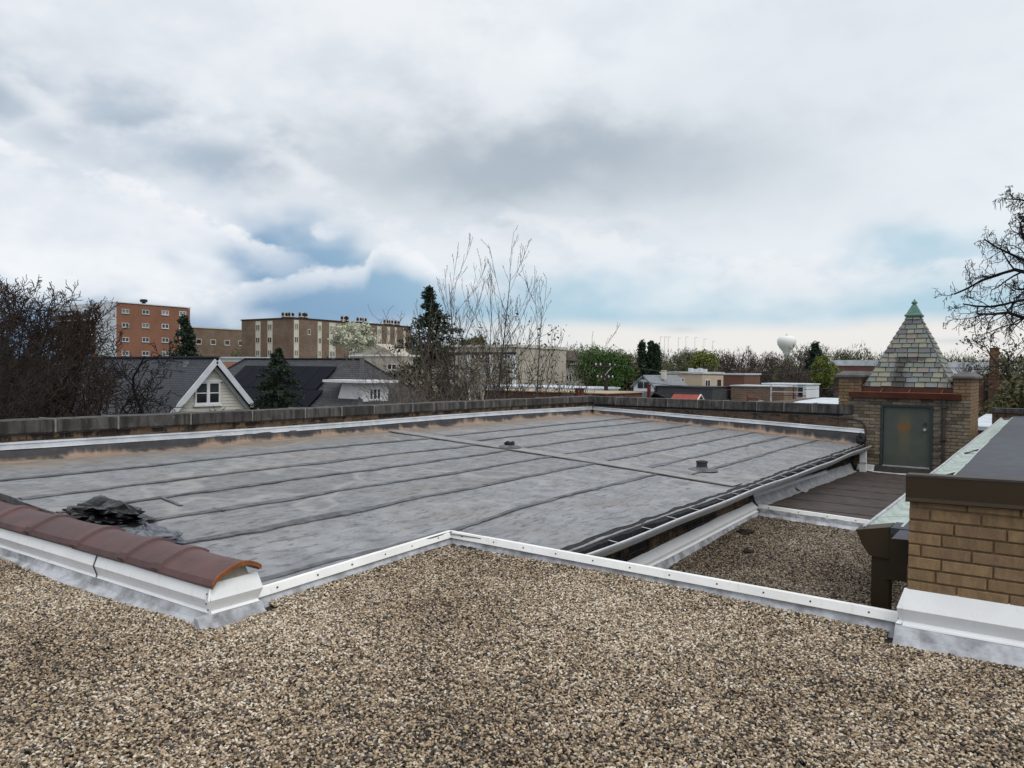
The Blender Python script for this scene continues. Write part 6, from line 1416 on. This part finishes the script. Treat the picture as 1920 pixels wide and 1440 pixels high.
# brown bare trees in front of the apartment blocks
for i, (x, yt, D, lab) in enumerate(((612, 632, 74, 'brown bare tree left below the blossoming tree'), (650, 628, 76, 'brown bare tree under the white blossom'), (700, 634, 72, 'brown bare tree right of the white blossom'), (735, 642, 70, 'brown bare tree left of the tall spruce'), (395, 612, 110, 'slim bare tree left in the gap between apartment blocks'), (432, 606, 105, 'dark forked bare tree in the gap between apartment blocks'), (470, 640, 95, 'low bare tree at the foot of the brown block'), (1437, 684, 52, 'small dark bare tree right of the orange stand'), (1372, 705, 54, 'small grey bare bush before the beige building'), (1395, 716, 58, 'low bare bush left of the small dark bare tree'), (1515, 728, 60, 'low bare bush behind the white flat roof'))):
    b = base_at(x, D); H_ = atd(x, yt, D)[2]-GZ
    P_ = dict(PB, rmin=.022 if D > 60 else .016, nc=[9, 6, 5, 4], lr=[.6, .6, .55, .5])
    o, t = baretree(lab, b, H_*1.02, P_, 120+i, M['bark_brown'], M['bark_brown' if i not in (5, 7) else 'bark_dark'], r0=.02*H_, trunkL=H_*.50)
# big gnarled tree at the right edge
tb_ = base_at(1985, 30)
o = thing('gnarled_tree', 'large gnarled black limbed bare tree reaching in from the right edge', 'tree', tuple(tb_)); t = Tree(202)
PG = dict(n=[6, 6, 5, 4, 3], wob=[.10, .24, .36, .40, .34], up=[.02, .02, .03, .0, -.08], taper=.35, rmin=.009, max=4, nc=[0, 7, 6, 5], t0=[.3, .15, .12, .1], ang=[50, 52, 54, 50], lr=[.6, .5, .55, .52], rr=.55)
top = atd(1962, 470, 30); mid = atd(1975, 620, 30)
t.seg.append(([tb_, (tb_+mid)/2, mid, top, atd(1955, 330, 30)], [.34, .3, .24, .16, .07], 0))
for (x0, y0, x1, y1, Lm, r_) in ((1970, 590, 1850, 545, 1.0, .13), (1966, 520, 1835, 500, 1.0, .12), (1962, 480, 1860, 455, 1.0, .10), (1972, 610, 1880, 580, 1.0, .10), (1962, 470, 1925, 400, 1.0, .10), (1958, 400, 1915, 360, 1.0, .08), (1968, 540, 1900, 520, 1, .1), (1960, 440, 1915, 430, 1, .09), (1966, 560, 1828, 530, 1, .10), (1964, 505, 1845, 475, 1, .09)):
    a = atd(x0, y0, 30); b = atd(x1, y1, 30+random.uniform(-1.5, 1.5)); t.grow(a, b-a, np.linalg.norm(b-a)*1.12, r_*.8, 1, PG)
t.build(o, M['bark_black'], M['bark_black'])
g = random.Random(5); pods = MB()
for _ in range(260):
    q_ = t.tips[g.randrange(len(t.tips))]; L = g.uniform(.15, .34); pods.tube([q_, q_+np.array((g.uniform(-.04, .04), g.uniform(-.04, .04), -L))], [.012, .006], 3, cap=False)
tag(pods.build('seed_pods', M['bark_dark'], o, fixn=False), kind='stuff')
# second tree behind it with sparse olive leaves
b = base_at(1945, 38); o, t = baretree('thin leaved tree behind the gnarled tree at the right edge', b, 10.6, dict(PB, max=3, rmin=.016, nc=[12, 6, 5]), 210, M['bark_dark'], M['bark_dark'], r0=.17, trunkL=8.2)
leaves('leaf_buds', t.tips, .085, 2600, .22, M['leaf_olive'], o, seed=7)
b = base_at(1905, 33); o, t = baretree('bare dark tree standing by the dark brick house', b, 6.6, dict(PB, max=4, rmin=.012), 214, M['bark_black'], M['bark_black'], r0=.10)

# ------------------------------------------------------------------ far woods along the horizon
def woods(name, label, specs, mm, seed, per=420, tw=.16):
    g = np.random.default_rng(seed); V = []
    for (x, yt, D, wpx_) in specs:
        tp = atd(x, yt, D); H_ = tp[2]-GZ; rx_ = wpx_/2*D/FPX; rz_ = min(H_*.42, rx_*1.3)
        n = per; d = g.normal(0, 1, (n, 3)); d /= np.linalg.norm(d, axis=1)[:, None]; rad = g.uniform(.1, 1, n)**.45
        P_ = np.array((tp[0], tp[1], tp[2]-rz_))+d*rad[:, None]*np.array((rx_, rx_, rz_))*(1+.22*np.sin(3*np.arctan2(d[:, 1], d[:, 0])+x)[:, None])
        a = d*.8+g.normal(0, .5, (n, 3))+np.array((0, 0, .7)); a /= np.linalg.norm(a, axis=1)[:, None]; L = g.uniform(.6, 1.5, n)[:, None]*rx_*.17
        s_ = np.cross(a, g.normal(0, 1, (n, 3))); s_ /= np.linalg.norm(s_, axis=1)[:, None]; wv = tw*D/250*g.uniform(.6, 1.6, n)[:, None]
        V.append(np.stack([P_-s_*wv-a*L*.4, P_+s_*wv-a*L*.4, P_+a*L], 1).reshape(-1, 3))
        # stem and skirt
        m_ = 90; q_ = np.stack([g.uniform(-rx_, rx_, m_), g.uniform(-rx_*.5, rx_*.5, m_), g.uniform(0, H_*.6, m_)], 1)+np.array((tp[0], tp[1], GZ)); s2 = g.normal(0, 1, (m_, 3))*rx_*.2
        V.append(np.stack([q_-s2, q_+s2*np.array((1, -1, .3)), q_+np.abs(g.normal(0, 1, (m_, 3)))*rx_*.3], 1).reshape(-1, 3))
    V = np.concatenate(V); me = quickmesh(name, V, np.arange(len(V)).reshape(-1, 3))
    o = link(name, me, mm, None); return tag(o, label, 'woods', kind='stuff')
g = random.Random(9)
def skyline(x):
    pts = [(-200, 664), (360, 664), (460, 650), (900, 648), (985, 652), (1040, 656), (1085, 648), (1140, 652), (1180, 660), (1250, 656), (1330, 660), (1400, 657), (1450, 658), (1478, 660), (1500, 642), (1540, 644), (1560, 648), (1610, 650), (1660, 660), (1740, 664), (1830, 664), (1860, 670), (2100, 668)]
    for (a, ya), (b, yb) in zip(pts, pts[1:]):
        if a <= x <= b: return ya+(yb-ya)*(x-a)/(b-a)
    return 664
near_, mid_, bud_ = [], [], []
x = -150
while x < 2080:
    y = skyline(x); r_ = g.random(); wp = g.uniform(34, 60)
    ((near_ if r_ < .48 else bud_)).append((x, y+g.uniform(-4, 9), g.uniform(190, 270), wp)); x += wp*.42
for k in range(60): mid_.append((g.uniform(980, 2080), g.uniform(676, 698), g.uniform(120, 180), g.uniform(30, 60)))
woods('far_woods', 'grey brown bare woods along the horizon', near_+mid_[:38], M['twig_far'], 1, 1500, .085)
woods('far_woods', 'olive budding trees mixed into the horizon woods', bud_+mid_[38:], M['twig_far2'], 2, 1500, .085)
